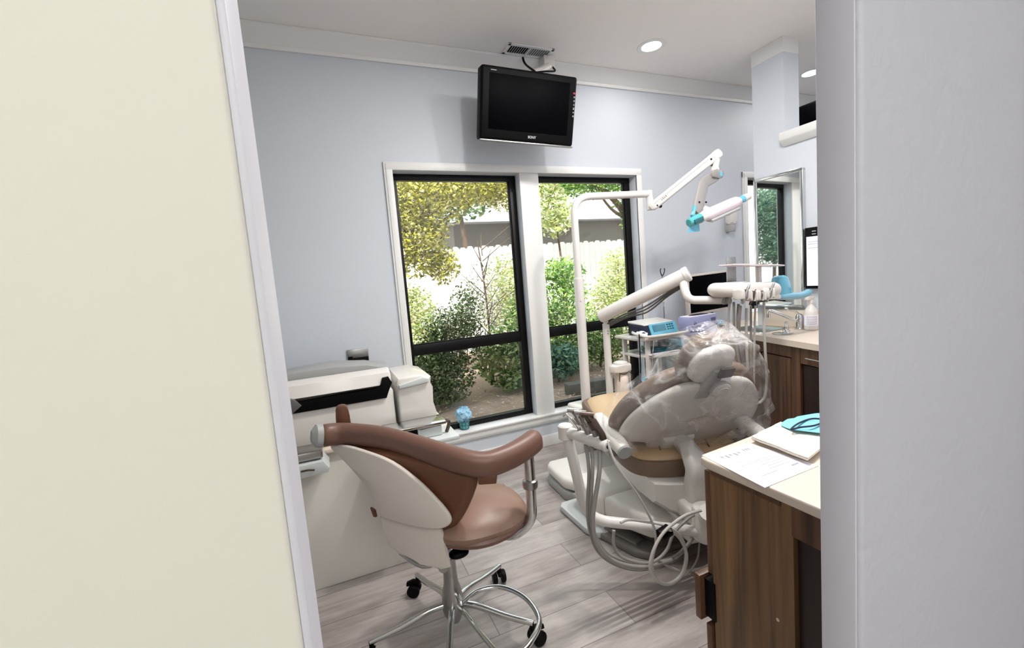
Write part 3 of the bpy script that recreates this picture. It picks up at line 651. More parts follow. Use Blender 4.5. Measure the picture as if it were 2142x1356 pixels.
# cushions: taupe side band, tan top
so_ = smooth2d([(-.30, -.09), (-.25, -.19), (-.11, -.235), (.10, -.24), (.24, -.20), (.30, -.10), (.29, .15), (.25, .42), (.24, .66), (.19, .74), (0, .76), (-.19, .74), (-.24, .66), (-.25, .42), (-.29, .15)], 4)
bm = B()
def seat_z(f): return .362+max(0, f-.12)*.06
v0 = [bm.verts.new(cf(a, b, seat_z(b))) for a, b in so_]; v1 = [bm.verts.new(cf(a*1.015, b*1.01, seat_z(b)+.045)) for a, b in so_]; v2 = [bm.verts.new(cf(a*.985, b*.985, seat_z(b)+.064)) for a, b in so_]; v3 = [bm.verts.new(cf(a*.90, b*.93, seat_z(b)+.066)) for a, b in so_]
n = len(so_)
for x, y in ((v0, v1), (v1, v2), (v2, v3)):
    for j in range(n): bm.faces.new((x[j], x[(j+1) % n], y[(j+1) % n], y[j]))
bm.faces.new(v0[::-1]); bm.faces.new(v3); sc_ = obj('seat_cushion', bm, 'taupe_vinyl', t)
def top(poly, name, th):
    p = smooth2d(poly, 5); bm = B(); n = len(p); ca = sum(a for a, b in p)/n; cb = sum(b for a, b in p)/n; R_ = []
    for s, h in ((1, 0), (1.0, .012), (.96, .024), (.86, .034), (.6, th), (.3, th+.004)): R_.append([bm.verts.new(cf(ca+(a-ca)*s, cb+(b-cb)*s, seat_z(cb+(b-cb)*s)+.055+h)) for a, b in p])
    for x, y in zip(R_, R_[1:]):
        for j in range(n): bm.faces.new((x[j], x[(j+1) % n], y[(j+1) % n], y[j]))
    bm.faces.new(R_[0][::-1]); bm.faces.new(R_[-1]); return obj(name, bm, 'tan_vinyl', t)
top([(-.28, -.09), (-.21, -.19), (0, -.22), (.2, -.20), (.28, -.09), (.25, .18), (0, .24), (-.25, .18)], 'seat_pad', .040)
top([(-.24, .22), (0, .27), (.24, .22), (.22, .62), (.16, .72), (0, .74), (-.16, .72), (-.22, .62)], 'leg_pad', .040)
# stitched creases of the seat pad
bm = B()
for a, b in ((-.16, -.05), (-.06, -.08), (.05, -.09)): tube(bm, [cf(a, b-.1, .453), cf(a+.03, b, .4615), cf(a+.015, b+.08, .462)], .003, 6)
obj('seat_crease', bm, 'taupe_vinyl', sc_)
# back: white shell outside, upholstery inside
shell = smooth2d([(-.335, .15), (-.325, .25), (-.285, .335), (-.22, .415), (-.14, .470), (-.05, .485), (.05, .485), (.14, .470), (.21, .415), (.265, .335), (.30, .25), (.30, .16), (.24, .13), (.16, .10), (.11, .03), (.07, -.06), (.0, -.10), (-.08, -.115), (-.145, -.07), (-.18, .02), (-.21, .11), (-.27, .135)], 4)
def curv(w, u, n): return bk(w, u, n-.22*w*w+.02)
bm = B(); pillow(bm, shell, lambda a, b: curv(a, b, .035), NB, .05, edge=.10, rings=5); obj('back_shell', bm, 'white_plastic', t)
cush = smooth2d([(-.355, .14), (-.345, .26), (-.303, .355), (-.235, .437), (-.15, .495), (0, .515), (.145, .488), (.22, .43), (.28, .35), (.32, .26), (.33, .14), (.26, .08), (.2, -.02), (0, -.07), (-.2, -.02), (-.26, .08)], 4)
bm = B(); pillow(bm, cush, lambda a, b: curv(a, b, -.025), NB, .07, edge=.10, rings=5); obj('back_cushion', bm, 'taupe_vinyl', t)
bm = B(); prism(bm, [(-.15, .16), (-.145, -.06), (-.01, -.06), (.0, .16)], lambda a, b: bk(a, b, .045), NB*.055, .02, 3)
sweep(bm, spline([cf(-.075, -.315, .285), cf(-.075, -.315, .36), cf(-.07, -.305, .44), bk(-.045, .09, .055), bk(-.02, .20, .035)], 5), rrect(.13, .075, .022, 4), up=tuple(-CF), scale=lambda u: 1.08-.25*u*(1-u)*4*.5); obj('back_support', bm, 'white_plastic', t)
# headrest
HT = NB*math.cos(.25)+U*math.sin(-.25)
hs = smooth2d([(-.125, .56), (-.12, .60), (-.09, .645), (-.04, .665), (.01, .662), (.045, .63), (.052, .56), (.03, .505), (-.01, .48), (-.06, .48), (-.11, .51)], 4)
bm = B(); pillow(bm, hs, lambda a, b: bk(a-.01, b, .045), NB, .045, edge=.2, rings=5, dome=.008); obj('headrest_shell', bm, 'white_plastic', t)
hc = smooth2d([(-.145, .55), (-.135, .625), (-.07, .675), (.02, .678), (.075, .64), (.09, .56), (.08, .49), (-.12, .49)], 4)
bm = B(); pillow(bm, hc, lambda a, b: bk(a-.01, b, .0), NB, .06, edge=.25, rings=5); obj('headrest_cushion', bm, 'taupe_vinyl', t)
bm = B(); prism(bm, [(-.085, .42), (-.02, .42), (-.0, .57), (-.05, .57)], lambda a, b: bk(a, b, .06), NB*.03, .006); kb = obj('headrest_bracket', bm, 'grey_plastic', t)
bm = B(); box(bm, (-.03, 0, 0), (.03, .012, .05), .004); bmesh.ops.transform(bm, matrix=frame_mtx(bk(-.01, .55, .105), CW, U) @ Matrix.Rotation(-PI/2, 4, 'X'), verts=bm.verts); obj('headrest_latch', bm, 'grey_dark', kb)
bm = B(); lathe(bm, [(.036, 0), (.040, .010), (.038, .024), (.032, .030), (.027, .030), (.026, .034), (.010, .036)], bk(-.005, .485, .09), NB, 28); obj('headrest_knob', bm, 'white_plastic', kb)
bm = B(); lathe(bm, [(.0385, .0), (.0425, .008), (.0425, .014), (.0385, .018)], bk(-.005, .485, .0925), NB, 28); obj('knob_ring', bm, 'grey_plastic', kb)
# arm rests
for s, zz in ((-1, .50), (1, .50)):
    bm = B(); ax = (CF*.9+UZ*.20).normalized(); c = cf(-.355, -.075, .530) if s < 0 else cf(.215, -.20, .54)
    sweep(bm, [c-ax*.145, c-ax*.13, c-ax*.08, c+ax*.10, c+ax*.15, c+ax*.17], rrect(.072, .060, .028, 4), up=(0, 0, 1), scale=[.6, .92, 1, 1, .8, .4]); ar = obj('arm_rest', bm, 'white_plastic', t)
    bm = B(); lathe(bm, [(.030, 0), (.033, .006), (.028, .012)], c-ax*.142, -ax, 20); obj('grey_end', bm, 'grey_plastic', ar)
    bm = B(); tube(bm, [c-UZ*.03, c-UZ*.09+CF*.03, cf(s*.29, .06, .385), cf(s*.22, .07, .32)], .024, 10); obj('arm_bracket', bm, 'grey_plastic', ar)
# assistant's instrument arm on the rear of the chair
bm = B(); lathe(bm, [(.040, -.06), (.052, -.05), (.056, 0), (.053, .01), (.053, .06), (.048, .072), (.03, .078)], at(1478, 1098, Y=1.23), (0, 0, 1), 28); hub_p = at(1478, 1098, Y=1.23)
lathe(bm, [(.034, 0), (.038, .006), (.034, .03)], hub_p+Vector((-.015, -.02, .05)), (-.3, -.5, .8), 24)
cyl(bm, hub_p+Vector((.0, .02, .02)), hub_p+Vector((.05, .24, .03)), .035)
obj('arm_swivel', bm, 'white_plastic', t)
pA = at(1183, 900, Y=1.44); pB = at(1222, 1062, Y=1.44); pC = at(1248, 1092, Y=1.42); pD = at(1300, 1103, Y=1.37); pE = hub_p+Vector((-.03, .0, -.02))
bm = B(); tube(bm, fillet([pA, at(1205, 985, Y=1.44), pB+Vector((.004, 0, -.05)), pE], .11, 8), .021, 14, smooth=False); obj('assistant_arm', bm, 'white_enamel', t)
bm = B(); cyl(bm, pA-UZ*.035, pA+UZ*.022, .029, n=20, bev=.005); obj('arm_collar', bm, 'white_enamel', t)
hA, hB = pA+Vector((.004, -.01, -.005)), at(1272, 934, Y=1.25)
bm = B(); cyl(bm, hA, hB, .0215, n=18, bev=.004); hb = obj('instrument_holder', bm, 'white_enamel', t)
bm = B(); dh = (hB-hA).normalized(); cyl(bm, hB-dh*.002, hB+dh*.0015, .009, n=14); obj('holder_hole', bm, 'black_plastic', hb)
def hp(k): return hA.lerp(hB, k)+UZ*.02
# suction valves and syringe standing in the holder
v_ = [(.30, (1208, 858), 'chrome', .007), (.52, (1222, 858), 'brushed', .011), (.70, (1243, 872), 'brushed', .010), (.88, (1250, 878), 'dark_metal', .013)]
for k, (px, py), m_, r in v_:
    p = hp(k); q = p+Vector((-.02, .02, .05)) if k < .4 else p+Vector((-.035, .03, .085))
    bm = B(); tube(bm, [p-UZ*.03, p+UZ*.01, p.lerp(q, .6)+UZ*.005, q], r, 10)
    if k > .4:
        cyl(bm, q-Vector((.018, -.012, -.004)), q+Vector((.016, -.012, 0)), r*.9); cyl(bm, p.lerp(q, .45), p.lerp(q, .75), r*1.35)
    else: tube(bm, [q, q+Vector((-.012, .01, .012)), q+Vector((-.022, .016, .004))], .004, 8)
    obj('suction_handpiece', bm, m_, t)
# hoses
HY = 1.30
def pp(l, Y=HY): return [at(x, y, Y=Y) if not isinstance(y, tuple) else at(x, y[0], Y=y[1]) for x, y in l]
hz = [('grey_hose', .011, [hp(.45)-UZ*.04]+pp([(1232, 985), (1229, 1060), (1234, 1110), (1252, 1155), (1290, 1182), (1340, 1192), (1400, 1178), (1440, 1140), (1462, 1105)], 1.30)),
      ('grey_hose', .011, [hp(.60)-UZ*.04]+pp([(1240, 980), (1236, 1060), (1240, 1105), (1262, 1150), (1300, 1172), (1350, 1180), (1410, 1165), (1448, 1128), (1466, 1098)], 1.28)),
      ('grey_hose', .014, [hp(.80)-UZ*.04]+pp([(1254, 985), (1244, 1050), (1240, 1095), (1250, 1140), (1285, 1175), (1345, 1187), (1405, 1172)], 1.26)),
      ('hose_light', .008, [hp(.98)-UZ*.0]+pp([(1290, 975), (1330, 1030), (1362, 1088), (1372, 1130), (1364, 1180), (1376, 1214), (1402, 1220), (1428, 1196), (1434, 1150), (1420, 1118), (1390, 1100), (1350, 1092), (1315, 1088), (1298, 1094)], 1.22)),
      ('hose_light', .010, pp([(1466, 1068), (1435, 1078), (1408, 1096), (1384, 1120), (1366, 1155), (1360, 1190), (1376, 1216), (1402, 1222), (1428, 1200), (1436, 1160), (1420, 1124), (1395, 1106)], 1.19)),
      ('grey_hose', .010, pp([(1284, 1110), (1284, 1140), (1300, 1165), (1340, 1178), (1370, 1174), (1395, 1150), (1410, 1115), (1440, 1085), (1462, 1072)], 1.24)),
      ('hose_light', .009, pp([(1377, 1170), (1400, 1186), (1430, 1195), (1470, 1188), (1500, 1170)], 1.26)),
      ('grey_hose', .006, pp([(1463, 1130), (1460, 1165), (1446, 1192), (1428, 1208)], 1.24))]
for m_, r, pts in hz:
    bm = B(); tube(bm, pts, r*.58, 9, res=6); obj('hose', bm, m_, t)
bm = B(); cyl(bm, at(1383, 1117, Y=1.205)+Vector((-.008, 0, -.006)), at(1396, 1113, Y=1.205)+Vector((.008, 0, .006)), .022, n=14); obj('hose_clip', bm, 'black_plastic', t)
# ------------------------------------------------------------------ clear plastic cover over the back
t = None
rs = random.Random(11)
bag = smooth2d([(-.375, .15), (-.36, .28), (-.315, .37), (-.245, .46), (-.19, .54), (-.165, .63), (-.09, .695), (.03, .70), (.11, .65), (.16, .57), (.215, .48), (.255, .38), (.27, .24), (.285, .10), (.26, -.02), (.16, -.02), (.05, .03), (-.10, .07), (-.25, .11)], 4)
from mathutils import noise
bm = B(); nb_ = len(bag); ca, cb = .0, .36; R_ = []
for k in range(-4, 15):
    a = k/14*PI/2; s = math.cos(max(0, a)) if k >= 0 else 1.0; nrm = .085*math.sin(a)**.6 if k > 0 else .03*min(k, 0)
    ring = []
    for x, y in bag:
        xx, yy = ca+(x-ca)*s, cb+(y-cb)*s
        q = bk(xx, yy, .055+nrm+.10*math.exp(-((yy-.36)/.25)**2)*max(0, xx)*2)
        j = noise.noise_vector(q*9)*.024*(1+2*max(0, xx))+noise.noise_vector(q*22)*.010
        ring.append(bm.verts.new(q+j*(1 if k > 0 else .5)))
    R_.append(ring)
for x, y in zip(R_, R_[1:]):
    for j in range(nb_): bm.faces.new((x[j], x[(j+1) % nb_], y[(j+1) % nb_], y[j]))
bm.faces.new(R_[-1]); bmesh.ops.subdivide_edges(bm, edges=bm.edges[:], cuts=1, use_grid_fill=True, smooth=.6)
cover = obj('plastic_cover', bm, 'clear_film', angle=180, off=tuple(bk(0, .3, .1)))
tag(cover, 'crumpled clear plastic sleeve pulled over the dental chair back', 'plastic cover')
# ------------------------------------------------------------------ delivery unit: box, post, spring arm, instrument head
t = thing('dental_delivery_unit', 'white dental instrument unit on a spring arm with hanging grey hoses', 'dental unit', (1.62, 2.44, 0))
bm = B(); box(bm, (1.42, 2.37, .001), (1.92, 2.56, .40), .02, 3); obj('utility_box', bm, 'base_white', t)
PY = 2.42
pb = at(1277, 835, Y=PY); pt_ = at(1267, 678, Y=PY)
bm = B(); px_ = (pb.x+pt_.x)/2
cyl(bm, (px_, PY, .39), (px_, PY, pt_.z), .0235, n=20); cyl(bm, (px_, PY, pt_.z-.02), (px_, PY, pt_.z+.05), .017, n=16)
obj('post', bm, 'white_enamel', t)
bm = B()
for z in (pt_.z-.045, pt_.z-.062): cyl(bm, (px_-.004, PY-.0245, z), (px_-.004, PY-.022, z), .003, n=8)
obj('post_screws', bm, 'black_plastic', t)
eA = at(1258, 662, Y=PY-.01); eB = at(1430, 577, Y=2.02); eB2 = at(1441, 574, Y=2.0)
bm = B(); d = (eB-eA).normalized(); sweep(bm, [eA-d*.02, eA-d*.012, eA, eB-d*.03, eB, eB+d*.004, eB+d*.028, eB+d*.034], circ(.043, 20, .043), up=(0, 0, 1), scale=[.55, .85, 1, 1, 1, 1.08, 1.08, .95]); obj('spring_arm', bm, 'white_enamel', t)
bm = B()
for k in range(3):
    o_ = Vector((.012*k-.01, 0, -.006*k)); tube(bm, [eA+o_+Vector((.05, 0, -.055)), eA.lerp(eB, .3)+o_*1.5+UZ*-.062, eA.lerp(eB, .55)+o_+UZ*(-.075-.01*k), eA.lerp(eB, .8)+o_+UZ*-.058, eB+o_+UZ*-.045], .0055, 8)
obj('arm_cables', bm, 'grey_dark', t)
k0 = at(1432, 590, Y=2.01); k1 = at(1446, 622, Y=1.98); k2 = at(1466, 629, Y=1.94); k3 = at(1515, 628, Y=1.86)
bm = B(); tube(bm, fillet([eB+UZ*-.02, at(1430, 600, Y=2.0), at(1440, 628, Y=1.96), k3], .10, 8), .024, 16, smooth=False); obj('elbow_tube', bm, 'white_enamel', t)
bm = B(); cyl(bm, at(1512, 630, Y=1.87), at(1528, 628, Y=1.83), .021, n=18); lathe(bm, [(.012, 0), (.019, .004), (.019, .018), (.012, .022)], at(1512, 630, Y=1.86), (0, -1, 0), 16); obj('head_joint', bm, 'grey_plastic', t)
# instrument head
def hd(x, y, Y): return at(x, y, Y=Y)
HY0 = 1.80
hc_ = hd(1565, 609, HY0); hx = (hd(1635, 607, HY0)-hd(1500, 609, HY0)); hw = hx.length; hx.normalize(); hy = Vector((0, 1, 0)); hy = (hy-hx*hy.dot(hx)).normalized()
def hq(a, b, c): return hc_+hx*a*.84+hy*b*.8+UZ*c
hp_ = smooth2d([(-.265, .03), (-.26, .10), (-.20, .15), (0, .155), (.16, .13), (.25, .06), (.262, -.02), (.22, -.085), (.10, -.10), (-.02, -.10), (-.14, -.075), (-.23, -.035)], 4)
bm = B(); pillow(bm, hp_, lambda a, b: hq(a, b, .008), UZ, .082, edge=.22, rings=5); hdo = obj('instrument_head', bm, 'white_plastic', t)
bm = B(); ellipsoid(bm, hq(-.10, .03, .050), (.10, .06, .004)); ellipsoid(bm, hq(.20, .02, .049), (.045, .03, .004)); obj('touch_pad', bm, 'grey_light', hdo)
bm = B(); prism(bm, [(-.12, -.035), (.25, -.02), (.22, -.055), (.05, -.062), (-.10, -.06)], lambda a, b: hq(a, b*1.25-.012, -.05), UZ*.03, .01, 3); obj('holder_bar', bm, 'white_plastic', hdo)
# four notched holders, handpieces and hoses
hs_ = [(1556, 606, 10, 'brushed', .0095, (1560, 628), (1566, 700, 1.80), .05), (1572, 609, 6, 'dark_metal', .006, (1572, 632), (1573, 700, 1.78), .03), (1589, 608, 0, 'dark_metal', .006, (1590, 630), (1580, 700, 1.79), .004), (1607, 603, 9, 'brushed', .008, (1606, 626), (1602, 700, 1.77), .058)]
for i, (x, y, tl, m_, r, lo_, mid, up_) in enumerate(hs_):
    c = at(x, y+8, Y=1.715)
    bm = B(); pts = smooth2d([(-.022, .02), (-.026, -.02), (-.020, -.034), (-.012, -.032), (-.012, -.012), (.012, -.012), (.012, -.032), (.020, -.034), (.026, -.02), (.022, .02)], 3)
    prism(bm, pts, lambda a, b: c+hx*a*1.35+hy*(b*1.3+.022)-UZ*.034, UZ*.056, .008, 3); obj('instrument_cradle', bm, 'white_plastic', hdo)
    ax = (UZ*.9+hx*.35-hy*.15).normalized(); p0 = c-UZ*.028
    bm = B(); lathe(bm, [(r*.8, -.03), (r*1.1, -.02), (r, 0), (r*1.25, .012), (r, .03), (r*.8, .03+up_*.7), (r*.5, .03+up_), (r*.3, .032+up_)], p0, ax, 14); h_ = obj('handpiece', bm, m_, t)
paths = [(0, .0075, 'grey_hose', [(1549, 640, 1.74), (1546, 690, 1.76), (1552, 745, 1.78), (1566, 800, 1.80), (1572, 850, 1.80)]),
         (1, .0075, 'hose_light', [(1562, 645, 1.74), (1561, 700, 1.75), (1564, 770, 1.76), (1571, 820, 1.78), (1580, 855, 1.79)]),
         (2, .0065, 'grey_hose', [(1571, 640, 1.74), (1571, 700, 1.75), (1571, 770, 1.76), (1573, 830, 1.78), (1578, 860, 1.79)]),
         (3, .0065, 'hose_light', [(1580, 640, 1.74), (1578, 700, 1.75), (1577, 770, 1.76), (1577, 835, 1.78), (1577, 862, 1.79)]),
         (4, .0075, 'hose_light', [(1598, 632, 1.74), (1598, 680, 1.73), (1601, 740, 1.73), (1604, 790, 1.74), (1600, 828, 1.76), (1588, 843, 1.78), (1578, 838, 1.79)]),
         (5, .0065, 'grey_hose', [(1526, 632, 1.80), (1523, 675, 1.80), (1524, 720, 1.80), (1530, 760, 1.80), (1545, 800, 1.80)]),
         (6, .0070, 'grey_hose', [(1535, 632, 1.79), (1536, 690, 1.79), (1543, 740, 1.79), (1552, 790, 1.79), (1560, 830, 1.79)]),
         (7, .0080, 'grey_hose', [(1545, 636, 1.78), (1543, 680, 1.78), (1552, 730, 1.78), (1560, 775, 1.79), (1564, 812, 1.80)])]
for i, r, m_, pts in paths:
    bm = B(); tube(bm, [at(x, y, Y=Y) for x, y, Y in pts], r, 9, res=6); obj('hose', bm, m_, t)
# bracket, pole and upper tray
tc0 = hd(1575, 557, 1.80)
bm = B(); tp = [(-.245, -.07), (-.13, -.085), (.05, -.085), (.06, -.10), (.17, -.10), (.18, -.085), (.25, -.07), (.25, .09), (-.245, .09)]
prism(bm, tp, lambda a, b: tc0+hx*a*.8+hy*b*.7, UZ*.008, .003); obj('upper_tray', bm, 'pink_tray', t)
a0, a1 = hq(.145, .03, .03), tc0+hx*.13+hy*.0
bm = B(); box(bm, (a0.x-.014, a0.y-.010, a0.z), (a0.x+.014, a0.y+.010, a1.z+.002), .003); obj('tray_post', bm, 'white_plastic', t)
bm = B(); q = hq(-.02, .12, .0); q1 = at(1570, 535, Y=q.y)
box(bm, (q.x-.028, q.y-.006, q.z), (q.x+.028, q.y+.006, q1.z), .003, rot=R3('Z', -20)); obj('light_pole_blade', bm, 'brushed', t)
# blue wrapped handle at the right end
g0 = hd(1628, 622, 1.80); g1 = hd(1676, 618, 1.80); g2 = hd(1690, 612, 1.80)
bm = B(); tube(bm, [g0, g0.lerp(g1, .5), g1, g2, g2+UZ*.004], .022, 14, scale=lambda u: .75+.25*min(1, u*4)); ha = obj('handle', bm, 'blue_handle', t)
bm = B(); e0 = hd(1642, 598, 1.79)
prism(bm, smooth2d([(-.045, .05), (.035, .055), (.062, -.04), (.05, -.07), (-.03, -.07), (-.05, -.03)], 3), lambda a, b: e0+hx*a+UZ*b, hy*.055, .012, 3); obj('wrapped_knob', bm, 'blue_film', t)
# water bottle on the post
wb = at(1302, 830, Y=2.40); wt = at(1299, 778, Y=2.40)
bm = B(); z0 = .402; lathe(bm, [(.030, z0), (.046, z0+.004), (.049, z0+.02), (.047, z0+.12), (.046, z0+.145), (.036, z0+.172), (.029, z0+.182), (.029, z0+.192)], (wb.x, 2.40, 0), n=28); wbo = obj('water_bottle', bm, 'bottle_milk', t)
bm = B(); zc = z0+.19; prism(bm, smooth2d([(-.085, -.035), (-.05, -.052), (.04, -.052), (.058, -.02), (.058, .02), (.04, .05), (-.085, .035)], 3), lambda a, b: Vector((wb.x+a, 2.40+b, zc)), (0, 0, .045), .006)
lathe(bm, [(.05, zc+.044), (.045, zc+.058), (.03, zc+.064)], (wb.x, 2.40, 0), n=24); obj('bottle_cap', bm, 'white_plastic', wbo)
bm = B()
for s in (-1, 1): tube(bm, [(wb.x+s*.03, 2.37, zc), (wb.x+s*.045, 2.355, zc-.02), (wb.x+s*.052, 2.35, zc-.05), (wb.x+s*.046, 2.36, zc-.06)], .003, 6)
tube(bm, [(wb.x-.032, 2.37, zc-.012), (wb.x, 2.36, zc-.018), (wb.x+.032, 2.37, zc-.012)], .003, 6); obj('bottle_clamp', bm, 'dark_metal', wbo)
# ------------------------------------------------------------------ operating light
t = thing('dental_light', 'white dental operating light on a tall bent pole with teal-wrapped handles', 'dental light', (1.47, 2.44, .40))
LY = 2.44
l0 = at(1228, 836, Y=LY); l1 = at(1208, 582, Y=LY); l2 = at(1206, 450, Y=LY); l3 = at(1236, 414, Y=LY); l4 = at(1352, 407, Y=LY)
lx = (l0.x+l1.x)/2
bm = B(); cyl(bm, (lx, LY, .401), (lx, LY, l1.z), .031, n=22, bev=.003); obj('lower_post', bm, 'white_enamel', t)
bm = B(); zt = l3.z+.005; tube(bm, fillet([(lx, LY, l1.z-.01), (lx, LY, zt), (l4.x, LY-.02, l4.z)], .12, 10), .0235, 16, smooth=False); obj('bent_pole', bm, 'white_enamel', t)
bm = B(); cyl(bm, (lx-.003, LY-.0315, l1.z-.14), (lx-.003, LY-.0285, l1.z-.14), .012, n=12); obj('post_cover', bm, 'white_enamel', t)
j0 = at(1358, 425, Y=LY-.02)
bm = B(); cyl(bm, (l4.x+.005, LY-.02, l4.z+.022), (l4.x+.012, LY-.02, at(1362, 440, Y=LY-.02).z), .024, n=18, bev=.004); obj('arm_joint', bm, 'white_enamel', t)
f0 = at(1368, 430, Y=LY-.05); f1 = at(1502, 322, Y=2.20); d = (f1-f0).normalized()
bm = B(); sweep(bm, [f0-d*.03, f0-d*.015, f0, f1-d*.05, f1-d*.01, f1+d*.012, f1+d*.02], rrect(.05, .058, .014, 3), up=(0, 0, 1), scale=[.55, .9, 1, 1, 1.1, .95, .6]); fa = obj('spring_arm', bm, 'white_enamel', t)
bm = B(); sd = d.cross(UZ).normalized(); u_ = sd.cross(d)
sweep(bm, [f0+sd*.0255+u_*.008, f1-d*.06+sd*.0255+u_*.012], rrect(.002, .003, .0009, 1), up=(0, 0, 1)); obj('arm_seam', bm, 'grey_plastic', fa)
bm = B()
for q, r in ((f0+d*.01+sd*.0255-u_*.012, .005), (f0+d*.03-u_*.03, .012), (f1-d*.075-u_*.026, .011), (f1-d*.065+sd*.0265+u_*.002, .006)): ellipsoid(bm, q, (r, r, r), n=10, m=8)
obj('arm_screws', bm, 'black_plastic', fa)
bm = B(); fm_ = f0+d*.055+sd*.0262
for k in range(4): 
    q = fm_+d*.012*k; sweep(bm, [q-u_*.006, q+u_*(.006 if k % 2 else .003)], rrect(.0012, .004, .0005, 1), up=tuple(d))
obj('maker_mark', bm, 'grey_dark', fa)
g0 = f1+Vector((-.008, 0, -.03)); g1 = at(1496, 352, Y=2.20); g2 = at(1494, 366, Y=2.19)
bm = B(); cyl(bm, g0, (g1.x, g1.y, g1.z), .018, .021, n=18); cyl(bm, g1, g2, .027, n=20, bev=.004); obj('yaw_joint', bm, 'white_plastic', t)
# yoke: elbow plate going down to the lamp head
y_ = [at(1504, 362, Y=2.17), at(1490, 372, Y=2.18), at(1474, 382, Y=2.18), at(1470, 392, Y=2.17), at(1463, 420, Y=2.12), at(1457, 446, Y=2.09)]
bm = B(); sweep(bm, y_, rrect(.080, .022, .008, 3), up=(.2, -1, .25), scale=[.8, .9, .85, 1, 1, .9]); yk = obj('yoke', bm, 'yoke_grey', t)
e_ = at(1503, 363, Y=2.155); bm = B(); prism(bm, smooth2d([(-.045, -.02), (.03, -.028), (.05, .0), (.04, .022), (-.03, .026)], 3), lambda a, b: e_+Vector((a, 0, b)), (0, .03, 0), .006); obj('yoke_cover', bm, 'yoke_grey', yk)
bm = B(); box(bm, e_+Vector((.012, -.002, -.018)), e_+Vector((.034, .002, .012)), .001); obj('blue_sticker', bm, 'blue_film', yk)
bm = B(); 
for px2 in ((1463, 423), (1477, 423)): ellipsoid(bm, at(*px2, Y=2.10), (.006, .006, .006), n=10, m=8)
obj('yoke_screws', bm, 'black_plastic', yk)
a_ = at(1443, 466, Y=2.05); b_ = at(1566, 411, Y=2.05); d = (b_-a_).normalized(); L_ = (b_-a_).length
bm = B(); sweep(bm, [a_.lerp(b_, k) for k in (.22, .25, .3, .72, .80, .83)], rrect(.075, .062, .026, 4), up=(0, -.35, 1), scale=[.7, .95, 1, 1, .92, .6]); hd_ = obj('lamp_head', bm, 'pink_tray', t)
bm = B(); sweep(bm, [a_.lerp(b_, k)+Vector((.004, -.012, -.036)) for k in (.28, .75)], rrect(.05, .018, .006, 3), up=(0, -.35, 1)); obj('lamp_lens', bm, 'grey_plastic', hd_)
cyl_b = B(); cyl(cyl_b, at(1472, 436, Y=2.07), at(1482, 440, Y=2.05), .018, n=16); obj('pivot', cyl_b, 'white_plastic', hd_)
bm = B(); cyl(bm, a_.lerp(b_, .14), a_.lerp(b_, .30), .030, n=20, bev=.004); obj('handle_socket', bm, 'white_plastic', t)
bm = B(); cyl(bm, a_-d*.01, a_.lerp(b_, .17), .026, .031, n=20, bev=.005); h1 = obj('handle', bm, 'teal_wrap', t)
bm = B(); s2 = a_+d*.055+Vector((0, -.0275, -.006)); sweep(bm, [a_+d*.01+Vector((0, -.0275, -.004)), a_.lerp(b_, .15)+Vector((0, -.030, -.004))], rrect(.012, .026, .004, 2), up=(0, 0, 1)); obj('grip_strip', bm, 'teal_dark', h1)
bm = B(); cyl(bm, a_.lerp(b_, .81), a_.lerp(b_, .90), .024, n=18); h2 = obj('handle', bm, 'blue_film', t); bm = B(); cyl(bm, a_.lerp(b_, .89), b_+d*.01, .025, .022, n=18, bev=.008); obj('handle_cap', bm, 'white_plastic', h2)
bm = B(); q = at(1452, 436, Y=2.07); tube(bm, [at(1453, 430, Y=2.07), at(1451, 444, Y=2.07), at(1447, 452, Y=2.06)], .010, 8); obj('switch_lever', bm, 'blue_film', t)
q0, q1, q2, q3 = at(1442, 474, Y=2.05), at(1462, 462, Y=2.05), at(1464, 484, Y=2.05), at(1438, 487, Y=2.05)
bm = B(); qs = (q0, q1, q2, q3); prism(bm, [(i, 0) for i in range(4)], lambda a, b: qs[a], (0, .002, 0)); obj('film_flap', bm, 'blue_film', t)
bm = B(); tube(bm, [a_.lerp(b_, .72)+Vector((0, -.02, -.035)), a_.lerp(b_, .6)+Vector((0, -.02, -.055)), a_.lerp(b_, .45)+Vector((0, -.02, -.048)), a_.lerp(b_, .3)+Vector((0, -.02, -.04))], .004, 6); obj('clear_shield_edge', bm, 'clear_plastic', hd_)
# ------------------------------------------------------------------ assistant's stool
t = thing('assistant_stool', 'brown and cream wheeled stool with a curved padded body support', 'stool', (.30, 1.47, 0))
HUB = Vector((.30, 1.47, 0))
# five-star base
bm = B(); lathe(bm, [(.012, .052), (.020, .056), (.036, .09), (.040, .115), (.034, .17), (.026, .20), (.024, .23)], HUB, n=24); hubo = obj('hub', bm, 'brushed', t)
for k in range(5):
    a = math.radians(178+72*k); d = Vector((math.cos(a), math.sin(a), 0)); s = Vector((-d.y, d.x, 0))
    bm = B(); sweep(bm, spline([HUB+d*.022+UZ*.125, HUB+d*.09+UZ*.122, HUB+d*.19+UZ*.098, HUB+d*.29+UZ*.083], 5), rrect(.022, .020, .008, 3), up=(0, 0, 1), scale=lambda u: 1.1-.25*u); lg = obj('leg', bm, 'chrome', t)
    e = HUB+d*.285; bm = B(); cyl(bm, e+UZ*.04, e+UZ*.085, .008, n=10)
    ca_ = math.radians(178+72*k+50); f = Vector((math.cos(ca_), math.sin(ca_), 0)); g = Vector((-f.y, f.x, 0)); wc = e+f*.018+UZ*.0265
    for q in (-1, 1): cyl(bm, wc+g*q*.009, wc+g*q*.027, .0255, n=18, bev=.004)
    prism(bm, [(-.030, .030), (.002, .036), (.028, .026), (.030, .012), (.022, .012), (.010, .030-.012), (-.022, .012)], lambda a_, b_: wc+f*a_+UZ*(b_+.004)-g*.008, g*.016, .002)
    obj('castor', bm, 'black_plastic', lg)
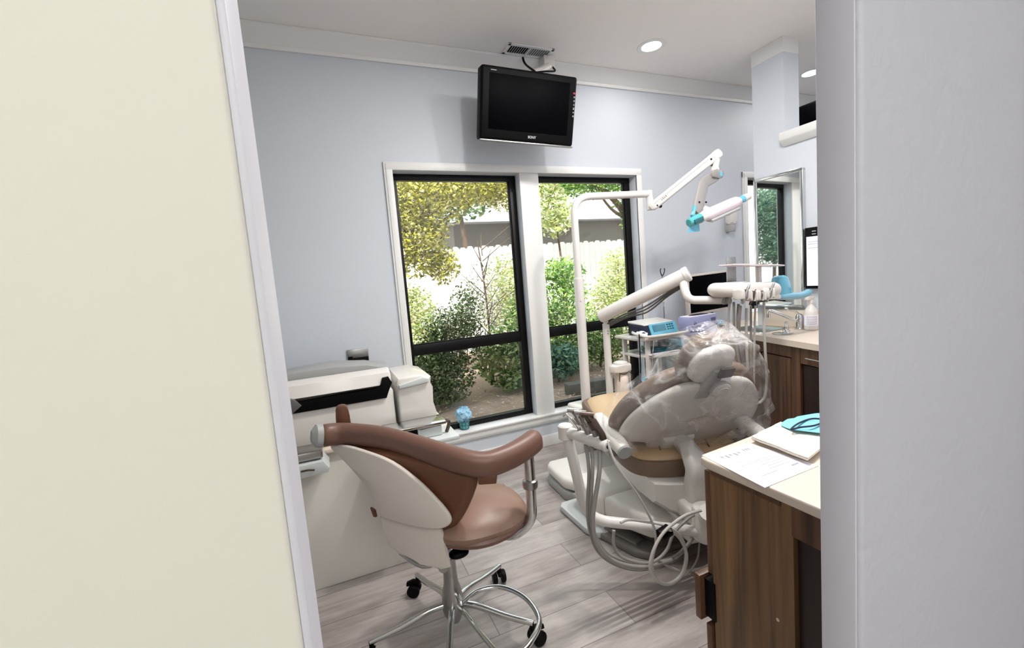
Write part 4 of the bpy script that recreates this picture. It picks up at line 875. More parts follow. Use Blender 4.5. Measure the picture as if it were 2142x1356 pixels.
# gas column, lever, seat plate
bm = B(); cyl(bm, HUB+UZ*.17, HUB+UZ*.30, .024, n=20, bev=.003); cyl(bm, HUB+UZ*.29, HUB+UZ*.385, .014, n=16); obj('column', bm, 'brushed', t)
bm = B(); box(bm, (.21, 1.38, .378), (.47, 1.54, .396), .006); obj('seat_plate', bm, 'brushed', t)
bm = B(); q = at(960, 1157, Y=1.37); tube(bm, [(.33, 1.43, .375), q+Vector((-.01, .02, .005)), q], .006, 8); ellipsoid(bm, q, (.034, .024, .014), p=.9); obj('lever', bm, 'black_plastic', t)
# seat cushion
SC = Vector((.405, 1.44, .455)); bm = B(); ellipsoid(bm, SC, (.175, .175, .062), p=.82, n=36, m=18)
for v in bm.verts:
    r = math.hypot(v.co.x-SC.x, v.co.y-SC.y)
    if v.co.z > SC.z: v.co.z += .012*math.cos(min(1, r/.17)*PI)
obj('seat', bm, 'seat_tan', t)
bm = B(); lathe(bm, [(.162, 0), (.178, .012), (.180, .022), (.174, .03)], (SC.x, SC.y, SC.z-.045), n=40); obj('seat_piping', bm, 'brown_vinyl', t)
# wrap-around padded body support
arm = [at(668, 912, Z=.768), at(720, 908, Z=.755), at(800, 916, Z=.745), at(880, 938, Z=.73), at(955, 962, Z=.715), at(1012, 972, Z=.70), at(1060, 958, Z=.703), at(1098, 937, Z=.712), at(1124, 917, Z=.72)]
ap = spline(arm, 7); n = len(ap)
def asc(u):
    e = min(u, 1-u); return 1 if e > .045 else .55+.45*math.sin(e/.045*PI/2)
bm = B(); sweep(bm, ap, rrect(.062, .078, .030, 5), up=(0, 0, 1), scale=asc)
ax0 = (ap[0]-ap[1]).normalized(); bd = obj('body_support', bm, 'brown_vinyl', t)
bm = B(); sweep(bm, [ap[1]+UZ*0, ap[0]+ax0*.012, ap[0]+ax0*.026], rrect(.066, .082, .03, 5), up=(0, 0, 1), scale=[1.0, .96, .5]); obj('grey_end', bm, 'grey_plastic', bd)  # grey sheen on the bar's rounded end, painted as a separate grey piece
p = at(717, 872, Y=1.72); bm = B(); prism(bm, smooth2d([(-.022, -.05), (-.022, .02), (-.012, .04), (.012, .04), (.022, .02), (.022, -.05)], 3), lambda a, b: p+Vector((a, 0, b)), (0, .03, 0), .006); obj('support_tab', bm, 'brown_dark', bd)
# upholstered back pad and moulded shell
dd = Vector((.635, -.773, 0)); nn = Vector((-.773, -.635, 0)); P0 = Vector((.16, 1.48, 0))
def sp(a, b, off): return P0+nn*off+dd*a+UZ*b+nn*(-.35*(a-.0)**2)
pad = smooth2d([(-.25, .70), (-.05, .715), (.14, .70), (.285, .672), (.30, .645), (.27, .57), (.225, .50), (.18, .475), (.10, .474), (.0, .515), (-.16, .60), (-.24, .66)], 4)
bm = B(); pillow(bm, pad, lambda a, b: sp(a, b, .005), nn, .05, edge=.12, rings=4); obj('back_pad', bm, 'brown_dark', t)
bm = B(); bt = Vector((.40, 1.215, .675))-nn*.0; box(bm, bt+Vector((-.03, .0, -.03)), bt+Vector((.025, .05, .0)), .004, rot=R3('Z', -25)); obj('support_bracket', bm, 'brown_dark', t)
shl = smooth2d([(-.285, .712), (-.182, .728), (-.071, .722), (.031, .702), (.122, .653), (.19, .594), (.229, .543), (.217, .512), (.169, .496), (.082, .495), (-.029, .503), (-.063, .52), (-.092, .588), (-.161, .646), (-.236, .688)], 4)
bm = B(); pillow(bm, shl, lambda a, b: sp(a, b, .048), nn, .016, edge=.05, rings=4, dome=.012); shb = obj('back_shell', bm, 'shell_beige', t)
bm = B(); q = sp(-.085, .515, .045); prism(bm, [(-.006, .010), (.012, .004), (.016, -.02), (.004, -.02)], lambda a, b: q+dd*a+UZ*b, nn*.01, .002); obj('shell_clip', bm, 'brown_dark', shb)
brk = [(-.069, .512), (.065, .50), (.177, .497), (.186, .425), (.196, .361), (.163, .347), (.087, .353), (.007, .367), (-.042, .39), (-.06, .447)]
bm = B(); prism(bm, brk, lambda a, b: sp(a, b, .022), nn*.014, .005, 2); obj('back_bracket', bm, 'shell_beige', t)
bm = B(); tube(bm, [sp(.17, .352, .03), (.285, 1.425, .33), (.285, 1.45, .31)], .016, 10); tube(bm, [sp(.0, .37, .027), sp(.09, .345, .03), (.27, 1.43, .315)], .008, 8); obj('bracket_rod', bm, 'brushed', t)
# chrome post carrying the right end of the support
bm = B(); z = .675
tp_ = at(1105, 950, Y=1.30)
tube(bm, fillet([tp_+UZ*.012, at(1110, 1010, Y=1.30), at(1113, 1090, Y=1.31), at(1075, 1122, Y=1.35), (.46, 1.40, .372), (.36, 1.45, .37)], .10, 8), .018, 14, smooth=False); obj('support_post', bm, 'chrome', t)
bm = B(); q = at(1109, 1012, Y=1.30); lathe(bm, [(.019, -.016), (.025, -.012), (.0265, 0), (.025, .012), (.019, .016)], q, n=20); obj('post_collar', bm, 'brushed', t)
bm = B(); box(bm, tp_+Vector((-.028, -.02, .0)), tp_+Vector((.028, .03, .014)), .004); obj('post_plate', bm, 'brushed', t)
# foot loop
bm = B(); lp = [at(966, 1262, Z=.17), at(1000, 1236, Z=.17), at(1050, 1229, Z=.17), at(1100, 1252, Z=.17), at(1128, 1297, Z=.17), at(1112, 1340, Z=.17), at(1085, 1368, Z=.165), at(1050, 1372, Z=.155), at(1010, 1330, Z=.135), at(975, 1285, Z=.12)]
tube(bm, lp, .0085, 12, res=7); tube(bm, [lp[0], HUB+UZ*.165+Vector((.01, 0, 0))], .0085, 10, smooth=False); tube(bm, [lp[-1], HUB+UZ*.115+Vector((.01, 0, 0))], .0085, 10, smooth=False); obj('foot_loop', bm, 'chrome', t)
# ------------------------------------------------------------------ white cabinet at the left with equipment
t = thing('white_cabinet', 'plain white floor cabinet at the left against the doorway edge', 'cabinet', (.05, 2.2, 0))
bm = B(); box(bm, (-.62, 1.985, .0), (.40, 2.80, .585), .006); obj('carcass', bm, 'base_white', t)
bm = B(); box(bm, (-.64, 1.97, .586), (.47, 2.82, .606), .005); obj('worktop', bm, 'counter_edge', t)
bm = B(); box(bm, (.13, 1.80, .588), (.468, 1.969, .606), .004); obj('pullout_shelf', bm, 'grey_light', t)
cab_ = t; ZT = .607
t = thing('instrument_washer', 'white boxy machine with a slanted lid over a black slot on the left cabinet', 'sterilizer', (.03, 2.2, ZT))
bm = B(); box(bm, (-.40, 2.005, ZT+.001), (.238, 2.42, .81), .01, 2); obj('housing', bm, 'white_plastic', t)
bm = B(); prism(bm, [(2.00, .835), (2.015, .885), (2.06, .902), (2.20, .878), (2.42, .83), (2.42, .815), (2.04, .815)], lambda a, b: Vector((-.40, a, b)), (.635, 0, 0), .012, 3); obj('lid', bm, 'white_plastic', t)
bm = B(); prism(bm, [(-.40, .775), (.205, .775), (.215, .80), (.235, .84), (.222, .868), (.195, .866), (.185, .835), (.165, .822), (-.40, .815)], lambda a, b: Vector((a, 1.994, b)), (0, .03, 0), .003); obj('slot', bm, 'black_plastic', t)
bm = B(); prism(bm, [(-.175, .775), (-.135, .805), (-.16, .835), (-.19, .845), (-.22, .80)], lambda a, b: Vector((a, 1.985, b)), (0, .02, 0), .004); obj('lid_hinge', bm, 'grey_dark', t)
t = thing('equipment_hood', 'grey curved hood standing behind the white machine at the left', 'equipment', (.0, 2.58, ZT))
hp2 = [(-.45, .0), (-.45, .235), (-.22, .258), (.0, .272), (.17, .250), (.285, .222), (.285, .0)]
bm = B(); prism(bm, hp2, lambda a, b: Vector((a, 2.46, ZT+.001+b)), (0, .22, 0), .008); obj('hood_shell', bm, 'grey_plastic', t)
bm = B(); prism(bm, [(-.45, .13), (-.45, .20), (-.2, .22), (.0, .230), (.27, .20), (.27, .14)], lambda a, b: Vector((a, 2.452, ZT+b)), (0, .012, 0), .002); obj('hood_vent', bm, 'grey_dark', t)
t = thing('autoclave', 'small white box machine with a sloping front lip, right of the slotted machine', 'sterilizer', (.33, 2.15, ZT))
bm = B(); prism(bm, [(.252, ZT+.001), (.252, .835), (.262, .852), (.36, .856), (.412, .838), (.402, .79), (.41, .72), (.425, .65), (.43, ZT+.001)], lambda a, b: Vector((a, 2.0, b)), (0, .32, 0), .012, 3); obj('housing', bm, 'white_plastic', t)
bm = B(); prism(bm, [(.262, .806), (.396, .818), (.398, .832), (.37, .842), (.262, .822)], lambda a, b: Vector((a, 1.985, b)), (0, .02, 0), .003); obj('front_lip', bm, 'grey_light', t)
bm = B(); box(bm, (.2545, 1.994, .66), (.2575, 2.004, .82)); obj('door_seam', bm, 'grey_plastic', t)
# drawers of trays sticking out at the far left
t = cab_
bm = B(); z = .63; box(bm, (-.40, 1.86, .612), (-.075, 1.968, .645), .006); obj('upper_tray', bm, 'brushed', t)
bm = B(); prism(bm, [(-.40, .545), (-.06, .558), (-.055, .575), (-.075, .606), (-.40, .606)], lambda a, b: Vector((a, 1.84, b)), (0, .125, 0), .005); box(bm, (-.11, 1.95, .58), (-.08, 1.97, .62)); obj('lower_tray', bm, 'grey_light', t)
bm = B(); tube(bm, [(-.155, 1.836, .585), (-.13, 1.826, .588), (-.11, 1.836, .58)], .004, 8); obj('tray_handle', bm, 'dark_metal', t)
# black and chrome tray in front of the box machine
t = thing('instrument_tray', 'open black and chrome tray on the cabinet top behind the stool support', 'tray', (.30, 1.97, ZT))
for nm, (lo, hi), m_ in (('tray_rim', ((.165, 1.84, .655), (.425, 1.962, .668)), 'chrome'), ('tray_body', ((.175, 1.86, .6075), (.30, 1.962, .654)), 'black_plastic'), ('tray_front', ((.302, 1.85, .6075), (.405, 1.962, .650)), 'grey_light')):
    bm = B(); box(bm, lo, hi, .003); obj(nm, bm, m_, t)
bm = B(); tube(bm, [(.425, 1.86, .665), (.44, 1.86, .655), (.438, 1.87, .63), (.43, 1.875, .6085)], .008, 8); tube(bm, [(.31, 1.846, .652), (.42, 1.846, .658)], .004, 8, smooth=False); obj('tray_handle', bm, 'dark_metal', t)
# blue crumpled wipe in a wire cup on the window ledge
cpt = at(972, 896, Y=2.91); zc = .2465
t = thing('wire_cup', 'small teal wire cup on the ledge of the left window', 'cup', (cpt.x, 2.91, zc))
bm = B()
for z, r in ((zc+.005, .030), (zc+.03, .034), (zc+.055, .038)): tube(bm, [(cpt.x+r*math.cos(a*PI/8), 2.91+r*math.sin(a*PI/8), z) for a in range(16)], .003, 6, res=2, closed=True)
for a in range(8):
    c, s = math.cos(a*PI/4), math.sin(a*PI/4); tube(bm, [(cpt.x+.030*c, 2.91+.030*s, zc+.003), (cpt.x+.038*c, 2.91+.038*s, zc+.056)], .002, 6, smooth=False)
obj('wire_frame', bm, 'teal_dark', t)
bm = B(); lathe(bm, [(.028, zc+.002), (.034, zc+.05), (.033, zc+.05), (.027, zc+.005)], (cpt.x, 2.91, 0), n=20); obj('inner_cup', bm, 'teal_wrap', t)
bm = B(); rr = random.Random(4); ellipsoid(bm, (cpt.x, 2.91, zc+.105), (.052, .042, .05), n=22, m=14)
for v in bm.verts: v.co += Vector((rr.uniform(-.011, .011), rr.uniform(-.008, .008), rr.uniform(-.011, .011)))
tag(obj('crumpled_wipe', bm, 'blue_tissue', angle=25, off=(cpt.x, 2.91, zc+.06)), 'crumpled light blue wipe stuffed in the teal wire cup on the window ledge', 'wipe')
# ------------------------------------------------------------------ near counter by the doorway
t = thing('near_cabinet', 'walnut cabinet nearest the camera beside the right doorway edge', 'cabinet', (1.2, .65, 0))
bm = B(); box(bm, (.822, .575, .0), (.842, .785, .755)); box(bm, (.842, .46, .0), (1.9, .785, .752)); side = obj('side_panel', bm, 'walnut_side', t)
bm = B(); box(bm, (.821, .45, .685), (.842, .577, .755)); obj('top_rail', bm, 'walnut', t)
bm = B(); box(bm, (.836, .46, .0), (.8415, .574, .685)); obj('knee_shade', bm, 'walnut_shade', t)  # thin dark board whose colour stands in for the recess's shade
bm = B(); box(bm, (.8205, .60, .738), (.8225, .78, .757)); obj('edge_batten', bm, 'walnut', t)
for z0, z1, y, x0 in ((.335, .458, .812, .803), (.20, .325, .792, .818), (.465, .74, .788, .826), (.02, .19, .788, .826)):
    bm = B(); box(bm, (x0, y, z0), (1.30, y+.018, z1), .002); dr = obj('drawer_front', bm, 'walnut', t)
    bm = B(); box(bm, (x0+.016, .78, z0+.01), (1.28, y, z1-.01)); obj('drawer_box', bm, 'black_plastic', dr)
bm = B(); ellipsoid(bm, (.8212, .612, .475), (.0015, .004, .004), n=8, m=6); obj('screw_cap', bm, 'counter_edge', side)
bm = B(); pl = [(.806, .455), (.803, .775), (.808, .797), (.828, .808), (1.12, .832), (1.95, .86), (1.95, .455)]
pl = [(a, b) for a, b in pl]
prism(bm, pl, lambda a, b: Vector((a, b, .757)), (0, 0, .023), .005, 3); ct = obj('near_countertop', bm, 'counter_top'); tag(ct, 'cream countertop nearest the camera with papers lying on it', 'countertop')
ZN = .7805
# papers
def sheet(name, pts, z, m, label, cat, th=.0008, group=None):
    bm = B(); prism(bm, pts, lambda a, b: Vector((a, b, z)), (0, 0, th)); o = obj(name, bm, m, off=(sum(p[0] for p in pts)/len(pts), sum(p[1] for p in pts)/len(pts), z)); return tag(o, label, cat, group)
q = [at(1468, 953, Z=ZN), at(1566, 927, Z=ZN), at(1712, 975, Z=ZN), at(1600, 1021, Z=ZN)]
t = thing('printed_form', 'white printed sheet at the near corner of the front countertop', 'paper', tuple((q[0]+q[2])/2))
bm = B(); prism(bm, [(p.x, p.y) for p in q], lambda a, b: Vector((a, b, ZN)), (0, 0, .0007)); obj('sheet', bm, 'paper', t)
e1 = (q[1]-q[0]); e2 = (q[3]-q[0])
def onp(a, b): return q[0]+e1*a+e2*b+(q[2]-q[1]-e2)*a*b+UZ*.0009
def mark(bm, a, b, w, h):
    v = [bm.verts.new(onp(*p)) for p in ((a, b), (a+w, b), (a+w, b+h), (a, b+h))]; bm.faces.new(v)
bm = B()
for k in range(5): mark(bm, .18+.085*k, .16, .045, .05+.04*(k % 2))
for k in range(3): mark(bm, .66+.05*k, .13, .035, .06)
obj('printed_heading', bm, 'ink', t)
bm = B()
for r in range(5): mark(bm, .45+.05*(r % 2), .48+.06*r, .40, .009)
for r in range(2): mark(bm, .14, .40+.1*r, .35, .008)
mark(bm, .75, .80, .14, .03); mark(bm, .2, .80, .3, .010)
obj('printed_text', bm, 'ink', t)
t = thing('towel_stack', 'stack of cream paper bibs on the front countertop behind the sheet', 'paper towels', tuple(at(1650, 920, Z=ZN)))
for i in range(4):
    z = ZN+.0025+.004*i; dx = .006*math.sin(i*2.3); qq = [at(1572, 916, Z=z), at(1632, 886, Z=z), at(1760, 905, Z=z), at(1690, 962, Z=z)]
    bm = B(); v = [bm.verts.new((p.x+dx, p.y+dx*.5, z)) for p in qq]; bm.faces.new(v); bmesh.ops.subdivide_edges(bm, edges=bm.edges[:], cuts=5, use_grid_fill=True)
    for w in bm.verts: w.co.z += .0009*math.sin(w.co.x*90+i)*math.cos(w.co.y*70)
    bmesh.ops.solidify(bm, geom=bm.faces[:], thickness=.0032); obj('bib', bm, 'towel_cream', t)
zb = ZN+.022
bm = B(); qq = [at(1632, 889, Z=zb), at(1668, 872, Z=zb), at(1765, 866, Z=zb), at(1760, 915, Z=zb), at(1665, 904, Z=zb)]
v = [bm.verts.new(p) for p in qq]; bm.faces.new(v); bmesh.ops.triangulate(bm, faces=bm.faces[:]); bmesh.ops.subdivide_edges(bm, edges=bm.edges[:], cuts=4, use_grid_fill=True)
for w in bm.verts: w.co.z += .0035*(1+math.sin(w.co.x*60+w.co.y*35))
bmesh.ops.solidify(bm, geom=bm.faces[:], thickness=-.0012)
t = thing('face_mask', 'light blue folded face mask on the stack of cream bibs', 'mask', tuple(qq[0])); obj('mask_sheet', bm, 'blue_cloth', t)
bm = B(); z2 = zb+.009; tube(bm, [at(1655, 898, Z=z2), at(1672, 885, Z=z2), at(1700, 876, Z=z2), at(1725, 880, Z=z2), at(1705, 890, Z=z2), at(1675, 894, Z=z2)], .0024, 6, closed=True); obj('mask_loop', bm, 'navy', t)
# ------------------------------------------------------------------ far counter with sink
FL = lambda y: 2.46+.20*(y-1.6)/.81        # front line of the worktop
ZK = .765
t = thing('sink_cabinet', 'walnut base cabinet under the sink counter along the partition', 'cabinet', (2.75, 1.7, 0))
def fx(y, off): return FL(y)+off
def panel(y0, y1, z0, z1, off, th=.018): 
    bm = B(); prism(bm, [(y0, z0), (y1, z0), (y1, z1), (y0, z1)], lambda a, b: Vector((fx(a, off), a, b)), (th, 0, 0)); return bm
bm = B(); prism(bm, [(fx(.56, .055), .56), (fx(2.40, .055), 2.40), (2.992, 2.40), (2.992, .56)], lambda a, b: Vector((a, b, .08)), (0, 0, .535))
obj('carcass', bm, 'walnut_shade', t)
bm = B(); prism(bm, [(fx(.56, .10), .56), (fx(2.40, .10), 2.40), (2.992, 2.40), (2.992, .56)], lambda a, b: Vector((a, b, .0)), (0, 0, .08)); obj('plinth', bm, 'black_plastic', t)
obj('top_rail', panel(.56, 2.40, .655, .728, .03, .022), 'walnut', t)
for y0, y1 in ((1.765, 2.0), (2.01, 2.385)):
    d_ = obj('door', panel(y0, y1, .085, .648, .028, .02), 'walnut', t)
    bm = panel(y0+.03, y1-.03, .11, .62, .0275, .002); obj('door_inset', bm, 'walnut', d_)
bm = B(); obj('stile', panel(1.695, 1.76, .085, .728, .026, .024), 'walnut', t)
dwr = obj('drawer', panel(1.25, 1.69, .632, .724, .024, .02), 'walnut', t)
bm = B(); tube(bm, [(fx(1.34, .005), 1.34, .672), (fx(1.64, .005), 1.64, .672)], .0055, 8, smooth=False)
for y in (1.36, 1.62): tube(bm, [(fx(y, .005), y, .672), (fx(y, .03), y, .672)], .004, 8, smooth=False)
obj('drawer_pull', bm, 'brushed', dwr)
obj('kneehole_shade', panel(1.25, 1.69, .085, .622, .040, .015), 'walnut_shade', t)  # dark panel painting the shaded kneehole below the drawer
bm = B(); prism(bm, [(2.385, .66), (2.385, .70), (2.27, .70), (2.27, .66)], lambda a, b: Vector((fx(a, .022), a, b)), (.006, 0, 0), .002); obj('grille', bm, 'brushed', t)
# worktop with a cut-out for the sink
SX0, SX1, SY0, SY1 = 2.665, 2.935, 2.06, 2.345
bm = B(); zl = ZK-.036
def wt(poly): prism(bm, poly, lambda a, b: Vector((a, b, zl)), (0, 0, .036))
wt([(FL(.56), .56), (FL(SY0), SY0), (2.998, SY0), (2.998, .56)]); wt([(FL(SY0), SY0), (FL(SY1), SY1), (SX0, SY1), (SX0, SY0)]); wt([(SX1, SY0), (SX1, SY1), (2.998, SY1), (2.998, SY0)]); wt([(FL(SY1), SY1), (FL(2.41), 2.41), (2.998, 2.41), (2.998, SY1)])
ct = obj('sink_countertop', bm, 'counter_top'); tag(ct, 'cream sink countertop along the partition wall', 'countertop')
t = thing('backsplash', 'low cream backsplash strip below the chrome-framed mirror', 'backsplash', (2.99, 1.6, ZK+.0005))
bm = B(); box(bm, (2.982, .60, ZK+.0008), (2.9985, 2.30, ZK+.125), .004); obj('splash_board', bm, 'counter_edge', t)
t = thing('sink', 'rectangular stainless steel sink set in the far countertop', 'sink', (2.8, 2.2, ZK))
bm = B(); r0 = .012
pl0 = [(SX0-.012, SY0-.012), (SX1+.012, SY0-.012), (SX1+.012, SY1+.012), (SX0-.012, SY1+.012)]
def ring(ins, z, rad=.03):
    x0, x1, y0, y1 = SX0+ins, SX1-ins, SY0+ins, SY1-ins
    return [bm.verts.new(((x0+x1)/2+a, (y0+y1)/2+b, z)) for a, b in rrect(x1-x0, y1-y0, rad, 4)]
rs_ = [ring(-.014, ZK+.0012, .035), ring(-.013, ZK+.004, .035), ring(.006, ZK+.002, .03), ring(.014, ZK-.02, .03), ring(.022, ZK-.13, .04), ring(.06, ZK-.135, .03)]
for a, b in zip(rs_, rs_[1:]):
    for j in range(len(a)): bm.faces.new((a[j], a[(j+1) % len(a)], b[(j+1) % len(a)], b[j]))
bm.faces.new(rs_[-1]); obj('basin', bm, 'steel_sink', t)
bm = B(); lathe(bm, [(.03, 0), (.03, .004), (.02, .005)], ((SX0+SX1)/2, (SY0+SY1)/2, ZK-.1349), n=20); obj('drain', bm, 'chrome', t)
fb = at(1673, 689, Z=ZK); fb.z = ZK+.0008
t = thing('faucet', 'chrome single-lever faucet behind the sink', 'faucet', tuple(fb))
bm = B(); lathe(bm, [(.030, 0), (.030, .006), (.022, .010), (.022, .05), (.024, .058), (.024, .085), (.018, .10), (.006, .106)], fb, n=22); obj('faucet_body', bm, 'chrome', t)
sp0 = fb+UZ*.045; sp1 = at(1614, 654, Y=fb.y+.10)
bm = B(); tube(bm, [sp0, sp0.lerp(sp1, .5)+UZ*.008, sp1+UZ*.012, sp1+Vector((-.012, .012, .004)), sp1+Vector((-.014, .014, -.015))], .0105, 12); cyl(bm, sp1+Vector((-.014, .014, -.012)), sp1+Vector((-.014, .014, -.032)), .013, n=14); obj('spout', bm, 'chrome', t)
lv = at(1645, 646, Y=fb.y+.03); bm = B(); tube(bm, [fb+UZ*.095, fb.lerp(lv, .45)+UZ*.062, lv+UZ*-.004], .007, 10, scale=lambda u: 1.25-.5*u); ellipsoid(bm, lv, (.013, .013, .010)); obj('lever', bm, 'chrome', t)
sb = at(1645, 693, Z=ZK); sb.z = ZK+.0008
t = thing('side_sprayer', 'short chrome side sprayer left of the faucet', 'sprayer', tuple(sb)); bm = B(); lathe(bm, [(.024, 0), (.022, .006), (.012, .012), (.010, .028), (.013, .034), (.009, .045), (.009, .062), (.006, .064)], sb, n=18); obj('sprayer_head', bm, 'chrome', t)
db = at(1637, 698, Z=ZK); db.z = ZK+.0008
t = thing('chute_ring', 'oval steel rim of a waste chute in the far countertop', 'waste chute', tuple(db))
bm = B(); lathe(bm, [(.060, 0), (.062, .003), (.054, .004), (.050, .0015)], db, n=32); obj('rim', bm, 'chrome', t)
bm = B(); lathe(bm, [(.050, .0005), (.001, .0012)], db, n=28); obj('opening', bm, 'black_plastic', t)
bt = at(1697, 690, Z=ZK); bt.z = ZK+.0008
t = thing('spray_bottle', 'white bottle with a printed back label at the far counter edge', 'bottle', tuple(bt))
bm = B(); lathe(bm, [(.036, 0), (.040, .004), (.040, .11), (.034, .135), (.018, .158), (.014, .165), (.014, .18)], bt, n=28); obj('bottle_body', bm, 'white_plastic', t)
bm = B(); cyl(bm, bt+UZ*.178, bt+UZ*.20, .017, n=18); box(bm, bt+Vector((-.05, -.012, .198)), bt+Vector((.025, .012, .222)), .006); obj('spray_head', bm, 'white_plastic', t)
bm = B(); lathe(bm, [(.0405, .03), (.0405, .10)], bt, n=28); bm.faces.ensure_lookup_table(); bmesh.ops.delete(bm, geom=[f for f in bm.faces if len(f.verts) > 4], context='FACES'); obj('label_paper', bm, 'paper', t)
bm = B()
for r in range(9):
    z = .036+.0068*r
    for k in range(10):
        a = math.radians(175+9*k); a2 = a+math.radians(6.5)
        v = [bm.verts.new(bt+Vector((.0410*math.cos(x), .0410*math.sin(x), zz))) for x, zz in ((a, z), (a2, z), (a2, z+.003), (a, z+.003))]; bm.faces.new(v)
obj('label_text', bm, 'ink', t)
# ------------------------------------------------------------------ corner desk with monitor and glove box
t = thing('corner_desk', 'low cream corner desk under the small monitor', 'desk', (2.8, 2.65, 0)); ZD = .725
bm = B(); prism(bm, fillet([Vector((3.45, 2.85, 0)), Vector((2.46, 2.85, 0)), Vector((2.46, 2.62, 0)), Vector((2.56, 2.455, 0)), Vector((2.66, 2.445, 0)), Vector((3.45, 2.445, 0))], .09, 6) and [(p.x, p.y) for p in fillet([Vector((3.45, 2.85, 0)), Vector((2.46, 2.85, 0)), Vector((2.46, 2.62, 0)), Vector((2.56, 2.455, 0)), Vector((2.66, 2.445, 0)), Vector((3.45, 2.445, 0))], .09, 6)], lambda a, b: Vector((a, b, ZD-.03)), (0, 0, .03), .006, 2); obj('desk_top', bm, 'counter_edge', t)
bm = B(); box(bm, (2.54, 2.50, 0), (3.40, 2.84, ZD-.031), .004); obj('desk_base', bm, 'grey_light', t)
bm = B(); box(bm, (2.60, 2.425, .66), (2.78, 2.443, ZD+.0), .004); obj('front_lip', bm, 'counter_edge', t)
t = thing('monitor', 'small black-screened monitor with cream bezel on the corner desk', 'monitor', (2.90, 2.72, ZD))
mc = (at(1432, 572, Y=2.70)+at(1524, 650, Y=2.74))/2; mw = .238; mh = .165; mr = R3('Z', 3) @ R3('Y', -1.5)
def mon(lo, hi, m_, nm, bev, par=t):
    bm = B(); box(bm, lo, hi, bev, 2); bmesh.ops.transform(bm, matrix=Matrix.Translation(mc) @ mr.to_4x4(), verts=bm.verts); return obj(nm, bm, m_, par)
mb = mon((-mw, -.018, -mh), (mw, .022, mh), 'shell_beige', 'bezel', .01); mon((-mw+.018, -.0195, -mh+.022), (mw-.016, -.017, mh-.016), 'screen_black', 'screen', .001, mb)
bm = B(); box(bm, (mc.x-.06, 2.72, ZD+.012), (mc.x+.06, 2.75, mc.z-.08), .006); obj('stand_neck', bm, 'black_plastic', t)
bm = B(); box(bm, (mc.x-.12, 2.665, ZD+.0008), (mc.x+.12, 2.835, ZD+.014), .006); obj('stand_foot', bm, 'black_plastic', t)
gx0 = at(1441, 688, Y=2.53); gx1 = at(1502, 686, Y=2.53); gz = at(1470, 661, Y=2.53).z
t = thing('glove_box', 'lavender glove box with dark blue wave below the monitor', 'box', ((gx0.x+gx1.x)/2, 2.58, ZD))
gr = R3('Z', 3); gp = ((gx0.x+gx1.x)/2, 2.58, ZD)
bm = B(); box(bm, (gx0.x, 2.53, ZD+.001), (gx1.x, 2.64, gz), .003, rot=gr, piv=gp); obj('carton', bm, 'purple_box', t)
bm = B(); box(bm, (gx0.x+.01, 2.535, gz), (gx1.x-.005, 2.635, gz+.006), .002, rot=gr, piv=gp); obj('carton_top', bm, 'paper', t)
bm = B(); ellipsoid(bm, ((gx0.x+gx1.x)/2+.01, 2.585, gz+.008), (.10, .03, .005)); obj('opening', bm, 'navy', t)
bm = B(); L_ = gx1.x-gx0.x; n = 16; up_, lo_ = [], []
for i in range(n+1):
    u = i/n; z = ZD+.014+.030*(1/(1+math.exp(-(u-.55)*9)))+.008*math.cos(u*6); up_.append((gx0.x+L_*u, z+.013)); lo_.append((gx0.x+L_*u, z))
prism(bm, lo_+up_[::-1], lambda a, b: Vector((a, 2.5292, b)), (0, .001, 0)); bmesh.ops.rotate(bm, verts=bm.verts, cent=gp, matrix=gr); obj('wave_print', bm, 'navy_print', t)
bm = B()
for a, b, w, h in ((.17, .082, .018, .012), (.20, .094, .009, .006), (.23, .084, .010, .014), (.16, .098, .006, .006)): ellipsoid(bm, (gx0.x+L_*a, 2.529, ZD+b), (w/2, .001, h/2), n=12, m=6)
for a, w, z in ((.06, .38, .064), (.06, .30, .056)): box(bm, (gx0.x+L_*a, 2.5286, ZD+z), (gx0.x+L_*(a+w), 2.5296, ZD+z+.004))
for r in range(5): box(bm, (gx0.x+L_*.77, 2.5286, ZD+.085+.006*r), (gx0.x+L_*.94, 2.5296, ZD+.088+.006*r))
bmesh.ops.rotate(bm, verts=bm.verts, cent=gp, matrix=gr); obj('logo_print', bm, 'navy_print', t)
nt_ = at(1485, 692, Z=ZD); nt_.z = ZD+.001; nt_.y -= .03
t = thing('note_card', 'small white card with a dark emblem in front of the glove box', 'card', tuple(nt_))
bm = B(); box(bm, nt_+Vector((-.065, -.03, .0)), nt_+Vector((.065, .03, .001)), rot=R3('Z', 4)); box(bm, nt_+Vector((-.06, .026, .0)), nt_+Vector((.06, .03, .035)), .001); obj('card_paper', bm, 'paper', t)
bm = B(); ellipsoid(bm, nt_+Vector((0, .0255, .018)), (.018, .001, .010), n=16, m=6); box(bm, nt_+Vector((-.05, -.012, .0012)), nt_+Vector((.045, -.004, .0016))); obj('emblem', bm, 'ink', t)
bl = at(1507, 680, Z=ZD); bl.z = ZD+.001
bm = B(); ellipsoid(bm, bl+UZ*.020, (.028, .02, .0195), n=14, m=10)
for v in bm.verts: v.co += Vector((rr.uniform(-.006, .006), rr.uniform(-.006, .006), rr.uniform(-.002, .005)))
tag(obj('crumpled_wrapper', bm, 'blue_tissue', angle=20, off=tuple(bl)), 'tiny crumpled blue wrapper beside the glove box', 'wrapper')
